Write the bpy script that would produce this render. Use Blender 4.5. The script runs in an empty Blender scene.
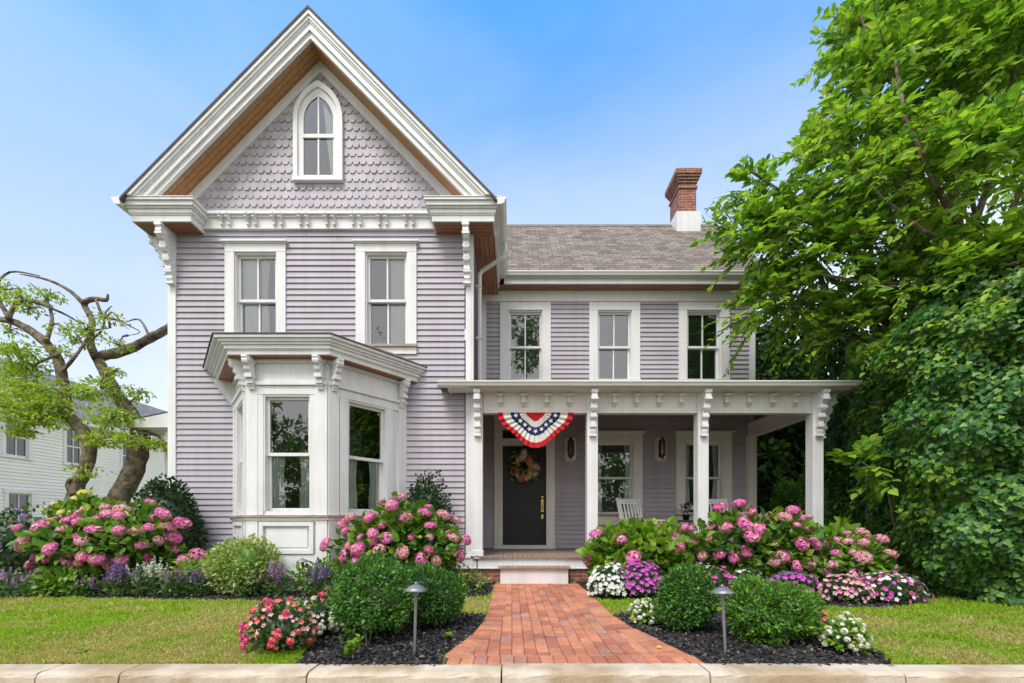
import bpy, math, random
import numpy as np
from mathutils import Vector, Matrix
random.seed(7); RNG = np.random.default_rng(7)
PI = math.pi; R = math.radians
SC = bpy.context.scene; COL = SC.collection
# ---------------------------------------------------------------- camera geometry (used to place things on the ground at real size)
FPX, HOR, EYE = 440.0, 522.0, 1.05
def P(px, py, d): return Vector(((px-512)*d/FPX, d, EYE+(HOR-py)*d/FPX))
def GD(py): return EYE*FPX/(py-HOR)
def G(px, py):
    d = GD(py); return Vector(((px-512)*d/FPX, d, 0))
# ---------------------------------------------------------------- materials
def new_mat(name):
    m = bpy.data.materials.new(name); m.use_nodes = True
    nt = m.node_tree; b = nt.nodes['Principled BSDF']; return m, nt, b
def N(nt, t, **kw):
    n = nt.nodes.new(t)
    for k, v in kw.items(): setattr(n, k, v)
    return n
def L(nt, a, b): nt.links.new(a, b)
def rgb(c): return (c[0], c[1], c[2], 1)
def ramp(nt, fac, stops):
    r = N(nt, 'ShaderNodeValToRGB'); cr = r.color_ramp
    while len(cr.elements) < len(stops): cr.elements.new(.5)
    for e, (p, c) in zip(cr.elements, stops): e.position = p; e.color = rgb(c)
    L(nt, fac, r.inputs[0]); return r.outputs[0]
def noise(nt, scale, detail=4, vec=None, rough=.6):
    n = N(nt, 'ShaderNodeTexNoise'); n.inputs['Scale'].default_value = scale
    n.inputs['Detail'].default_value = detail; n.inputs['Roughness'].default_value = rough
    if vec is None:
        tc = N(nt, 'ShaderNodeTexCoord'); vec = tc.outputs['Object']
    L(nt, vec, n.inputs['Vector']); return n.outputs['Fac']
def mix(nt, fac, a, b, mode='MIX'):
    m = N(nt, 'ShaderNodeMix', data_type='RGBA', blend_type=mode)
    for s, v in ((0, fac), (6, a), (7, b)):
        if isinstance(v, (int, float)): m.inputs[s].default_value = v
        elif isinstance(v, tuple): m.inputs[s].default_value = rgb(v)
        else: L(nt, v, m.inputs[s])
    return m.outputs[2]
def bump(nt, b, h, strength=.3, dist=.01):
    n = N(nt, 'ShaderNodeBump'); n.inputs['Strength'].default_value = strength; n.inputs['Distance'].default_value = dist
    L(nt, h, n.inputs['Height']); L(nt, n.outputs[0], b.inputs['Normal'])
def island(nt): return N(nt, 'ShaderNodeNewGeometry').outputs['Random Per Island']
def paint(name, c, rough=.5, var=.06, scale=3, isl=0.0, bmp=.0, spec=.35, bdist=.004, streak=0):
    m, nt, b = new_mat(name)
    d = tuple(x*(1-var*2) for x in c); l = tuple(min(1, x*(1+var)) for x in c)
    col = ramp(nt, noise(nt, scale, 6), [(.3, d), (.65, l)])
    if streak:
        tc = N(nt, 'ShaderNodeTexCoord'); mp = N(nt, 'ShaderNodeMapping'); mp.inputs['Scale'].default_value = (9, 9, .55); L(nt, tc.outputs['Object'], mp.inputs[0])
        s1 = ramp(nt, noise(nt, 1.0, 7, mp.outputs[0], .65), [(.40, (1-streak, 1-streak*1.12, 1-streak*1.3)), (.56, (1, 1, 1))])
        s2 = ramp(nt, noise(nt, 26, 4), [(.26, (1-streak*1.6,)*3), (.36, (1, 1, 1))]); col = mix(nt, 1.0, mix(nt, 1.0, col, s1, 'MULTIPLY'), s2, 'MULTIPLY')
    if isl: col = mix(nt, isl, col, ramp(nt, island(nt), [(0, tuple(x*.75 for x in c)), (1, tuple(min(1, x*1.25) for x in c))]))
    L(nt, col, b.inputs['Base Color']); b.inputs['Roughness'].default_value = rough
    b.inputs['Specular IOR Level'].default_value = spec
    if bmp: bump(nt, b, noise(nt, scale*(12 if bdist < .01 else 2.5), 6), bmp, bdist)
    return m
def metal(name, c, rough=.35, met=1.0):
    m, nt, b = new_mat(name)
    L(nt, ramp(nt, noise(nt, 14, 5), [(.3, tuple(x*.8 for x in c)), (.7, c)]), b.inputs['Base Color'])
    b.inputs['Metallic'].default_value = met; b.inputs['Roughness'].default_value = rough; return m
def leafmat(name, stops, rough=.45, trans=.35, spec=.4, tc=None):
    m, nt, b = new_mat(name)
    col = ramp(nt, island(nt), stops)
    L(nt, col, b.inputs['Base Color']); b.inputs['Roughness'].default_value = rough
    b.inputs['Specular IOR Level'].default_value = spec
    if trans:
        t = N(nt, 'ShaderNodeBsdfTranslucent'); g = N(nt, 'ShaderNodeMixShader')
        L(nt, mix(nt, 1.0, col, tc or (1.0, 1.0, .45), 'MULTIPLY') if tc is None else mix(nt, .6, col, tc), t.inputs['Color'])
        g.inputs[0].default_value = trans
        out = nt.nodes['Material Output']
        L(nt, b.outputs[0], g.inputs[1]); L(nt, t.outputs[0], g.inputs[2]); L(nt, g.outputs[0], out.inputs['Surface'])
    return m
def wood(name, a, c, axis='Y'):
    m, nt, b = new_mat(name)
    tc = N(nt, 'ShaderNodeTexCoord'); mp = N(nt, 'ShaderNodeMapping'); L(nt, tc.outputs['Object'], mp.inputs[0])
    mp.inputs['Scale'].default_value = {'Y': (9, .8, 9), 'X': (.8, 9, 9)}[axis]
    n1 = noise(nt, 2.5, 6, mp.outputs[0]); w = N(nt, 'ShaderNodeTexWave', bands_direction={'Y': 'X', 'X': 'Y'}[axis])
    w.inputs['Scale'].default_value = 3.6; w.inputs['Distortion'].default_value = .2
    L(nt, tc.outputs['Object'], w.inputs['Vector'])
    grain = ramp(nt, n1, [(.3, a), (.7, c)])
    groove = ramp(nt, w.outputs['Fac'], [(0.0, (.35, .35, .35)), (.1, (1, 1, 1))])
    L(nt, mix(nt, 1.0, grain, groove, 'MULTIPLY'), b.inputs['Base Color']); b.inputs['Roughness'].default_value = .5
    return m
M = {}
M['white'] = paint('white trim paint', (.745, .75, .76), .42, .03, 2.2, streak=.07)
M['cream'] = paint('warm white paint', (.75, .735, .70), .45, .03, 2.2, streak=.07)
M['siding'] = paint('lilac clapboard paint', (.428, .396, .450), .6, .06, 1.3, .26, streak=.08)
M['shingle_wall'] = paint('lilac shingle paint', (.428, .396, .448), .6, .06, 1.7, .42, streak=.06)
M['soffit'] = wood('stained cedar soffit', (.26, .115, .045), (.46, .22, .09), 'Y')
M['soffit_x'] = wood('stained cedar boards', (.22, .09, .04), (.38, .17, .075), 'X')
M['rake_wood'] = wood('golden cedar boards', (.34, .16, .065), (.52, .27, .11), 'X')
M['floor_wood'] = wood('weathered porch boards', (.22, .16, .125), (.36, .28, .22), 'Y')
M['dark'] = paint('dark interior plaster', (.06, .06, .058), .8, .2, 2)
M['gutter'] = paint('enamelled gutter', (.72, .72, .70), .3, .02, 2, 0, 0, .5)
M['grey_sill'] = paint('worn brown grey sill', (.36, .29, .24), .6, .12, 4)
M['door'] = paint('black navy door paint', (.011, .013, .016), .38, .1, 3)
M['brass'] = metal('brass', (.75, .5, .16), .25)
M['bronze'] = metal('aged copper', (.16, .075, .04), .5, .8)
M['galv'] = metal('galvanised steel', (.27, .28, .30), .5, .6)
M['black_metal'] = paint('black iron', (.015, .015, .016), .45, .1, 8)
M['curtain'] = paint('white curtain cloth', (.80, .82, .78), .9, .04, 4)
M['blind'] = paint('blind slats', (.26, .30, .27), .6, .03, 4)
M['pot'] = paint('terracotta', (.42, .17, .09), .7, .1, 6)
def glass():
    m, nt, b = new_mat('window glass')
    nt.nodes.remove(b); out = nt.nodes['Material Output']
    t = N(nt, 'ShaderNodeBsdfTransparent'); t.inputs[0].default_value = (.86, .92, .88, 1)
    g = N(nt, 'ShaderNodeBsdfGlossy'); g.inputs['Roughness'].default_value = .015; g.inputs['Color'].default_value = (.95, .97, 1, 1)
    bp = N(nt, 'ShaderNodeBump'); bp.inputs['Strength'].default_value = .05; bp.inputs['Distance'].default_value = .02
    L(nt, noise(nt, 2.2, 2), bp.inputs['Height']); L(nt, bp.outputs[0], g.inputs['Normal'])
    f = N(nt, 'ShaderNodeFresnel'); f.inputs[0].default_value = 1.9
    ad = N(nt, 'ShaderNodeMath', operation='ADD'); ad.inputs[1].default_value = .08; L(nt, f.outputs[0], ad.inputs[0])
    mx = N(nt, 'ShaderNodeMixShader'); L(nt, ad.outputs[0], mx.inputs[0]); L(nt, t.outputs[0], mx.inputs[1]); L(nt, g.outputs[0], mx.inputs[2])
    L(nt, mx.outputs[0], out.inputs['Surface']); return m
M['glass'] = glass()
def roofmat(name, cols, sx=.24, sy=.14):
    m, nt, b = new_mat(name)
    uv = N(nt, 'ShaderNodeUVMap'); br = N(nt, 'ShaderNodeTexBrick'); L(nt, uv.outputs[0], br.inputs['Vector'])
    br.offset = .37; br.inputs['Scale'].default_value = 1; br.inputs['Brick Width'].default_value = sx; br.inputs['Row Height'].default_value = sy
    br.inputs['Mortar Size'].default_value = .007; br.inputs['Mortar Smooth'].default_value = .3; br.inputs['Bias'].default_value = 0
    br.inputs['Color1'].default_value = rgb(cols[0]); br.inputs['Color2'].default_value = rgb(cols[1]); br.inputs['Mortar'].default_value = rgb(cols[2])
    v = ramp(nt, noise(nt, 1.2, 5, uv.outputs[0]), [(.3, (.82, .82, .82)), (.7, (1.12, 1.1, 1.08))])
    g = ramp(nt, noise(nt, 60, 3, uv.outputs[0]), [(.3, (.75, .75, .75)), (.7, (1.2, 1.2, 1.2))])
    L(nt, mix(nt, 1.0, mix(nt, 1.0, br.outputs['Color'], v, 'MULTIPLY'), g, 'MULTIPLY'), b.inputs['Base Color'])
    b.inputs['Roughness'].default_value = .9; b.inputs['Specular IOR Level'].default_value = .15
    sw = N(nt, 'ShaderNodeSeparateXYZ'); L(nt, uv.outputs[0], sw.inputs[0])
    md = N(nt, 'ShaderNodeMath', operation='FRACT'); dv = N(nt, 'ShaderNodeMath', operation='DIVIDE'); dv.inputs[1].default_value = sy
    L(nt, sw.outputs[1], dv.inputs[0]); L(nt, dv.outputs[0], md.inputs[0])
    ad = N(nt, 'ShaderNodeMath', operation='SUBTRACT'); L(nt, br.outputs['Fac'], ad.inputs[1])
    inv = N(nt, 'ShaderNodeMath', operation='SUBTRACT'); inv.inputs[0].default_value = 1; L(nt, md.outputs[0], inv.inputs[1]); L(nt, inv.outputs[0], ad.inputs[0])
    bump(nt, b, ad.outputs[0], .9, .02); return m
M['roof'] = roofmat('asphalt shingles', ((.165, .134, .113), (.30, .25, .212), (.095, .078, .068)))
M['roof_grey'] = roofmat('grey asphalt shingles', ((.17, .17, .18), (.25, .25, .26), (.08, .08, .085)))
def brickmat(name, sx=.2, sy=.07):
    m, nt, b = new_mat(name)
    uv = N(nt, 'ShaderNodeUVMap'); br = N(nt, 'ShaderNodeTexBrick'); L(nt, uv.outputs[0], br.inputs['Vector'])
    br.inputs['Scale'].default_value = 1; br.inputs['Brick Width'].default_value = sx; br.inputs['Row Height'].default_value = sy
    br.inputs['Mortar Size'].default_value = .006; br.inputs['Color1'].default_value = rgb((.36, .12, .07)); br.inputs['Color2'].default_value = rgb((.22, .075, .05)); br.inputs['Mortar'].default_value = rgb((.42, .36, .31))
    v = ramp(nt, noise(nt, 9, 6, uv.outputs[0]), [(.3, (.6, .6, .6)), (.7, (1.15, 1.15, 1.15))])
    L(nt, mix(nt, 1.0, br.outputs['Color'], v, 'MULTIPLY'), b.inputs['Base Color']); b.inputs['Roughness'].default_value = .9
    iv = N(nt, 'ShaderNodeMath', operation='SUBTRACT'); iv.inputs[0].default_value = 1; L(nt, br.outputs['Fac'], iv.inputs[1])
    bump(nt, b, iv.outputs[0], .7, .008); return m
M['brick'] = brickmat('red chimney brick')
# ---------------------------------------------------------------- objects and tags
WLOC = {}
def tag(o, label=None, cat=None, group=None, kind=None):
    if label: o['label'] = label
    if cat: o['category'] = cat
    if group: o['group'] = group
    if kind: o['kind'] = kind
    return o
def empty(name, loc, label, cat, group=None, kind=None):
    o = bpy.data.objects.new(name, None); COL.objects.link(o); o.location = loc; o.empty_display_size = .2
    WLOC[o] = Vector(loc); return tag(o, label, cat, group, kind)
def copy_tree(o, parent=None, off=None):
    c = o.copy(); COL.objects.link(c); c.parent = parent
    for ch in o.children: copy_tree(ch, c)
    return c
def mesh_np(name, V, faces_idx, nper, mats=None, midx=None, smooth=False):
    """V (n,3), faces_idx flat int array, nper verts per face"""
    me = bpy.data.meshes.new(name); nf = len(faces_idx)//nper
    me.vertices.add(len(V)); me.vertices.foreach_set('co', np.ascontiguousarray(V, dtype=np.float32).ravel())
    me.loops.add(len(faces_idx)); me.loops.foreach_set('vertex_index', np.ascontiguousarray(faces_idx, dtype=np.int32))
    me.polygons.add(nf); me.polygons.foreach_set('loop_start', np.arange(nf, dtype=np.int32)*nper)
    if midx is not None: me.polygons.foreach_set('material_index', np.ascontiguousarray(midx, dtype=np.int32))
    if smooth: me.polygons.foreach_set('use_smooth', np.ones(nf, dtype=bool))
    for m in (mats or []): me.materials.append(m)
    me.update(calc_edges=True); return me
def link(name, me, parent=None, loc=(0, 0, 0)):
    o = bpy.data.objects.new(name, me); COL.objects.link(o); o.location = loc
    if parent is not None: o.parent = parent
    WLOC[o] = Vector(loc)+(WLOC[parent] if parent is not None else Vector((0, 0, 0))); return o
class Frame:
    def __init__(s, o, u, n): s.o = Vector(o); s.u = Vector(u).normalized(); s.n = Vector(n).normalized()
    def p(s, u, n, z): return s.o+s.u*u+s.n*n+Vector((0, 0, z))
WF = Frame((0, 0, 0), (1, 0, 0), (0, 1, 0))
class MB:
    def __init__(s): s.v = []; s.f = []; s.m = []; s.uv = {}
    def add(s, vs, fs, mi=0, uvs=None):
        b = len(s.v); s.v += [tuple(x) for x in vs]
        for i, f in enumerate(fs):
            if uvs is not None: s.uv[len(s.f)] = [uvs[j] for j in f]
            s.f.append(tuple(b+j for j in f)); s.m.append(mi)
    def fbox(s, F, u0, u1, n0, n1, z0, z1, mi=0):
        vs = [F.p(u, n, z) for z in (z0, z1) for u, n in ((u0, n0), (u1, n0), (u1, n1), (u0, n1))]
        s.add(vs, [(0, 3, 2, 1), (4, 5, 6, 7), (0, 1, 5, 4), (1, 2, 6, 5), (2, 3, 7, 6), (3, 0, 4, 7)], mi)
    def box(s, x0, x1, y0, y1, z0, z1, mi=0): s.fbox(WF, x0, x1, y0, y1, z0, z1, mi)
    def prism(s, pts, off, mi=0):
        """closed polygon of 3-D points, extruded by vector off"""
        n = len(pts); off = Vector(off); a = [Vector(p) for p in pts]; vs = a+[p+off for p in a]
        fs = [tuple(range(n))[::-1], tuple(range(n, 2*n))]+[(i, (i+1) % n, n+(i+1) % n, n+i) for i in range(n)]
        s.add(vs, fs, mi)
    def quad(s, pts, mi=0, uvs=None): s.add(pts, [tuple(range(len(pts)))], mi, uvs)
    def tube(s, pts, rad, sides=8, mi=0, cap=True, wob=0):
        pts = [Vector(p) for p in pts]; n = len(pts); rad = [rad]*n if isinstance(rad, (int, float)) else rad
        vs = []; up = None
        for i in range(n):
            t = (pts[min(i+1, n-1)]-pts[max(i-1, 0)]).normalized()
            if up is None: up = t.orthogonal().normalized()
            up = (up-t*up.dot(t))
            up = up.normalized() if up.length > 1e-5 else t.orthogonal().normalized()
            w = t.cross(up)
            for k in range(sides):
                a = 2*PI*k/sides; r = rad[i]*(1+wob*random.uniform(-1, 1)); vs.append(pts[i]+(up*math.cos(a)+w*math.sin(a))*r)
        fs = [(i*sides+k, i*sides+(k+1) % sides, (i+1)*sides+(k+1) % sides, (i+1)*sides+k) for i in range(n-1) for k in range(sides)]
        if cap: fs += [tuple(range(sides))[::-1], tuple(range((n-1)*sides, n*sides))]
        s.add(vs, fs, mi)
    def lathe(s, c, prof, seg=16, mi=0):
        c = Vector(c); vs = []; n = len(prof)
        for r, z in prof:
            for k in range(seg): vs.append(c+Vector((r*math.cos(2*PI*k/seg), r*math.sin(2*PI*k/seg), z)))
        fs = [(i*seg+k, i*seg+(k+1) % seg, (i+1)*seg+(k+1) % seg, (i+1)*seg+k) for i in range(n-1) for k in range(seg)]
        fs += [tuple(range(seg))[::-1], tuple(range((n-1)*seg, n*seg))]; s.add(vs, fs, mi)
    def build(s, name, mats, parent=None, smooth=False, bevel=0, pre=None):
        if not isinstance(mats, (list, tuple)): mats = [mats]
        base = WLOC[parent] if parent is not None else (pre or Vector((0, 0, 0)))
        me = bpy.data.meshes.new(name); me.from_pydata([tuple(Vector(v)-base) for v in s.v], [], s.f)
        for m in mats: me.materials.append(m)
        me.polygons.foreach_set('material_index', s.m)
        if s.uv:
            ul = me.uv_layers.new(name='UVMap')
            for p in me.polygons:
                if p.index in s.uv:
                    for li, uv in zip(p.loop_indices, s.uv[p.index]): ul.data[li].uv = uv
        if smooth: me.polygons.foreach_set('use_smooth', [True]*len(s.f))
        me.update()
        o = bpy.data.objects.new(name, me); COL.objects.link(o)
        if parent is not None: o.parent = parent
        else: o.location = base
        WLOC[o] = Vector(base)
        if bevel:
            md = o.modifiers.new('bevel', 'BEVEL'); md.width = bevel; md.segments = 2; md.limit_method = 'ANGLE'
        return o
# ---------------------------------------------------------------- foliage
def leaf_template(kind):
    if kind == 'small':       # four points, folded on the midrib
        v = [(0, 0, 0), (.3, .45, .06), (0, 1, -.06), (-.3, .45, .06)]; f = [0, 1, 2, 0, 2, 3]
    elif kind == 'needle':
        v = [(0, 0, 0), (.13, .5, .02), (0, 1, 0), (-.13, .5, .02)]; f = [0, 1, 2, 0, 2, 3]
    elif kind == 'ovate':
        v = [(0, 0, 0), (.25, .2, .06), (.34, .45, .07), (.2, .75, .02), (0, 1.02, -.1), (-.2, .75, .02), (-.34, .45, .07), (-.25, .2, .06), (0, .45, -.01)]
        f = [0, 1, 8, 1, 2, 8, 2, 3, 8, 3, 4, 8, 4, 5, 8, 5, 6, 8, 6, 7, 8, 7, 0, 8]
    elif kind == 'ivy':
        v = [(0, .08, 0), (.34, .02, .02), (.42, .36, .06), (.26, .66, .03), (0, 1, -.10), (-.26, .66, .03), (-.42, .36, .06), (-.34, .02, .02), (0, .4, -.04)]
        f = [0, 1, 8, 1, 2, 8, 2, 3, 8, 3, 4, 8, 4, 5, 8, 5, 6, 8, 6, 7, 8, 7, 0, 8]
    return np.array(v, float), np.array(f)
def unit(a): return a/np.maximum(np.linalg.norm(a, axis=1, keepdims=True), 1e-9)
def leaves_mesh(name, kind, pos, axis, nrm, size, mats, midx=None, width=1.0):
    tv, tf = leaf_template(kind); n = len(pos)
    y = unit(axis); z = unit(nrm-y*np.sum(nrm*y, axis=1, keepdims=True)); x = np.cross(y, z)
    s = np.asarray(size).reshape(-1, 1, 1)
    V = pos[:, None, :]+s*(tv[None, :, 0:1]*width*x[:, None, :]+tv[None, :, 1:2]*y[:, None, :]+tv[None, :, 2:3]*z[:, None, :])
    k = len(tv); F = (tf[None, :]+(np.arange(n)*k)[:, None]).ravel()
    mi = None if midx is None else np.repeat(midx, len(tf)//3)
    return mesh_np(name, V.reshape(-1, 3), F, 3, mats, mi)
def lump(d, seed, amp=.18, freq=2.2):
    r = np.random.default_rng(seed); o = np.ones(len(d))
    for k in range(7):
        w = r.normal(size=3)*freq*(1+.35*k); o += amp*.5*np.sin(d@w+r.uniform(0, 6.28))/(1+.25*k)
    return o
def shell(n, rad, seed, amp=.18, inner=.72, zmin=-.9, freq=2.2):
    """points in the outer shell of a lumpy ellipsoid + outward directions"""
    r = np.random.default_rng(seed); d = unit(r.normal(size=(int(n*1.6), 3))); d = d[d[:, 2] > zmin][:n]
    t = r.uniform(inner**2, 1, len(d))**.5; p = d*(t*lump(d, seed, amp, freq))[:, None]*np.array(rad)
    nr = unit(d/np.array(rad)); return p, nr, r
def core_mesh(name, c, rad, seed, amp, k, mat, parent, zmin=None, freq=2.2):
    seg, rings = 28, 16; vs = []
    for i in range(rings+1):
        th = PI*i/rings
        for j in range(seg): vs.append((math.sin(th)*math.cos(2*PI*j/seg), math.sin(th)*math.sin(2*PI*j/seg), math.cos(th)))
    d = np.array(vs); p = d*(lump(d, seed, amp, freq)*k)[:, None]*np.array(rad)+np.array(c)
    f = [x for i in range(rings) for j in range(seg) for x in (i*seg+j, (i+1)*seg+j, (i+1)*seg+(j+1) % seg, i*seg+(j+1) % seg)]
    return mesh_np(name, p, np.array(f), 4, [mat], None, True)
LEAF = {}
def lm(key, stops, **kw): LEAF[key] = leafmat(key, stops, **kw)
lm('hydrangea leaf', [(0, (.045, .13, .02)), (.45, (.09, .23, .035)), (.8, (.17, .33, .045)), (1, (.30, .41, .06))])
lm('lime leaf', [(0, (.11, .26, .02)), (.5, (.19, .37, .03)), (1, (.34, .46, .06))])
lm('boxwood leaf', [(0, (.04, .13, .025)), (.5, (.08, .23, .035)), (.85, (.14, .33, .045)), (1, (.25, .43, .07))])
lm('yew leaf', [(0, (.03, .11, .025)), (.6, (.07, .21, .035)), (1, (.17, .34, .055))])
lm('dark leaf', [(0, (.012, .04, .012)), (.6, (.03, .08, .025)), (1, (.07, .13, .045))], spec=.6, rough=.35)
lm('variegated leaf', [(0, (.16, .28, .04)), (.5, (.30, .40, .10)), (.8, (.50, .55, .22)), (1, (.66, .70, .36))])
lm('salvia leaf', [(0, (.05, .12, .035)), (.6, (.10, .19, .06)), (1, (.17, .24, .09))])
lm('tree leaf', [(0, (.10, .23, .035)), (.4, (.20, .40, .04)), (.8, (.33, .54, .06)), (1, (.48, .62, .10))], trans=.55)
lm('ivy leaf', [(0, (.025, .09, .02)), (.5, (.065, .20, .035)), (.85, (.13, .31, .045)), (1, (.30, .45, .06))], spec=.4, rough=.45)
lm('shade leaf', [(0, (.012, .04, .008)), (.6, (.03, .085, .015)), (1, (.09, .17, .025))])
lm('cypress leaf', [(0, (.045, .15, .02)), (.6, (.09, .25, .03)), (1, (.17, .35, .045))])
lm('locust leaf', [(0, (.22, .36, .03)), (.5, (.36, .52, .05)), (1, (.54, .64, .12))], trans=.5)
def petal(key, a, b, c): LEAF[key] = leafmat(key, [(0, a), (.5, b), (1, c)], rough=.6, trans=.35, spec=.15, tc=b)
petal('pink petal', (.64, .07, .33), (.79, .16, .47), (.86, .42, .66))
petal('faded petal', (.58, .19, .25), (.70, .34, .37), (.74, .50, .45))
petal('pale pink petal', (.72, .28, .36), (.82, .44, .48), (.86, .60, .58))
petal('coral petal', (.70, .05, .06), (.82, .13, .13), (.88, .32, .28))
petal('white petal', (.70, .70, .64), (.80, .80, .76), (.84, .84, .80))
petal('cream petal', (.70, .68, .40), (.80, .79, .60), (.84, .83, .72))
petal('magenta petal', (.45, .02, .38), (.62, .06, .55), (.72, .22, .66))
petal('hot pink petal', (.6, .02, .22), (.72, .06, .34), (.76, .2, .46))
petal('violet petal', (.14, .07, .26), (.24, .13, .38), (.36, .22, .48))
petal('lilac petal', (.34, .24, .46), (.46, .34, .56), (.58, .46, .64))
petal('mauve petal', (.36, .16, .34), (.48, .26, .42), (.58, .38, .50))
petal('yellow petal', (.60, .52, .03), (.74, .66, .08), (.80, .74, .22))
petal('peach petal', (.62, .22, .12), (.74, .36, .22), (.78, .52, .30))
M['bark'] = paint('grey brown bark', (.20, .155, .115), .9, .3, 9, 0, .8)
M['bark_pale'] = paint('ochre grey bark', (.23, .185, .13), .9, .42, 7, 0, 1.0, .2, .05)
M['stem'] = paint('green brown stems', (.10, .12, .05), .8, .2, 9)
# ================================================================ the house
XL, XR, DG, DW, XE = -6.06, -.72, 7.82, 9.91, 5.43      # gable wall ends, gable wall depth, wing wall depth, wing end
XC = (XL+XR)/2
house = empty('house', (XC, DG, 0), 'lilac clapboard Victorian house with steep gable, bay window and white front porch', 'house')
FG = Frame((0, DG, 0), (1, 0, 0), (0, -1, 0)); FW = Frame((0, DW, 0), (1, 0, 0), (0, -1, 0))
FR = Frame((XR, 0, 0), (0, 1, 0), (1, 0, 0)); FL = Frame((XL, 0, 0), (0, 1, 0), (-1, 0, 0)); FE = Frame((XE, 0, 0), (0, 1, 0), (1, 0, 0))
def siding(mb, F, u0, u1, z0, z1, holes=(), ex=.1035, topfn=None):
    n = int((z1-z0)/ex)+1
    for i in range(n):
        a = z0+i*ex; b = min(a+ex, z1)
        if b-a < .01: continue
        lo, hi = u0, u1
        if topfn:
            r = topfn(b)
            if r is None: break
            lo, hi = r
        segs = [(lo, hi)]
        for (h0, h1, g0, g1) in holes:
            if b > g0 and a < g1:
                ns = []
                for (s, e) in segs:
                    if e <= h0 or s >= h1: ns.append((s, e)); continue
                    if s < h0: ns.append((s, h0))
                    if e > h1: ns.append((h1, e))
                segs = ns
        for (s, e) in segs:
            cuts = [s]
            while e-cuts[-1] > 2.6: cuts.append(cuts[-1]+random.uniform(1.0, 2.4))
            cuts.append(e)
            for c0, c1 in zip(cuts[:-1], [q_-.0025 for q_ in cuts[1:-1]]+[e]):
                j = random.uniform(-.0015, .0015)
                p = [F.p(c0, .029+j, a), F.p(c1, .029+j, a), F.p(c1, .004, b+.006), F.p(c0, .004, b+.006), F.p(c0, .0, a+.002), F.p(c1, .0, a+.002)]
                mb.add(p, [(0, 1, 2, 3), (4, 5, 1, 0)])
def curtain(F, u0, u1, n, z0, z1, parent, mat='curtain', tie=0):
    mb = MB(); k = 40; rows = 8; vs = []
    for j in range(rows+1):
        t = j/rows; z = z1+(z0-z1)*t; pinch = tie*math.sin(PI*min(1, t*1.25))**2
        for i in range(k+1):
            s = i/k; uu = u0+(u1-u0)*s*(1-abs(pinch)) if pinch >= 0 else u1-(u1-u0)*(1-s)*(1-abs(pinch))
            vs.append(F.p(uu, n+.011*math.sin(s*26+.6*math.sin(t*3)), z))
    mb.add(vs, [(j*(k+1)+i, j*(k+1)+i+1, (j+1)*(k+1)+i+1, (j+1)*(k+1)+i) for j in range(rows) for i in range(k)])
    return mb.build('curtain', M[mat], parent, True)
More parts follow.
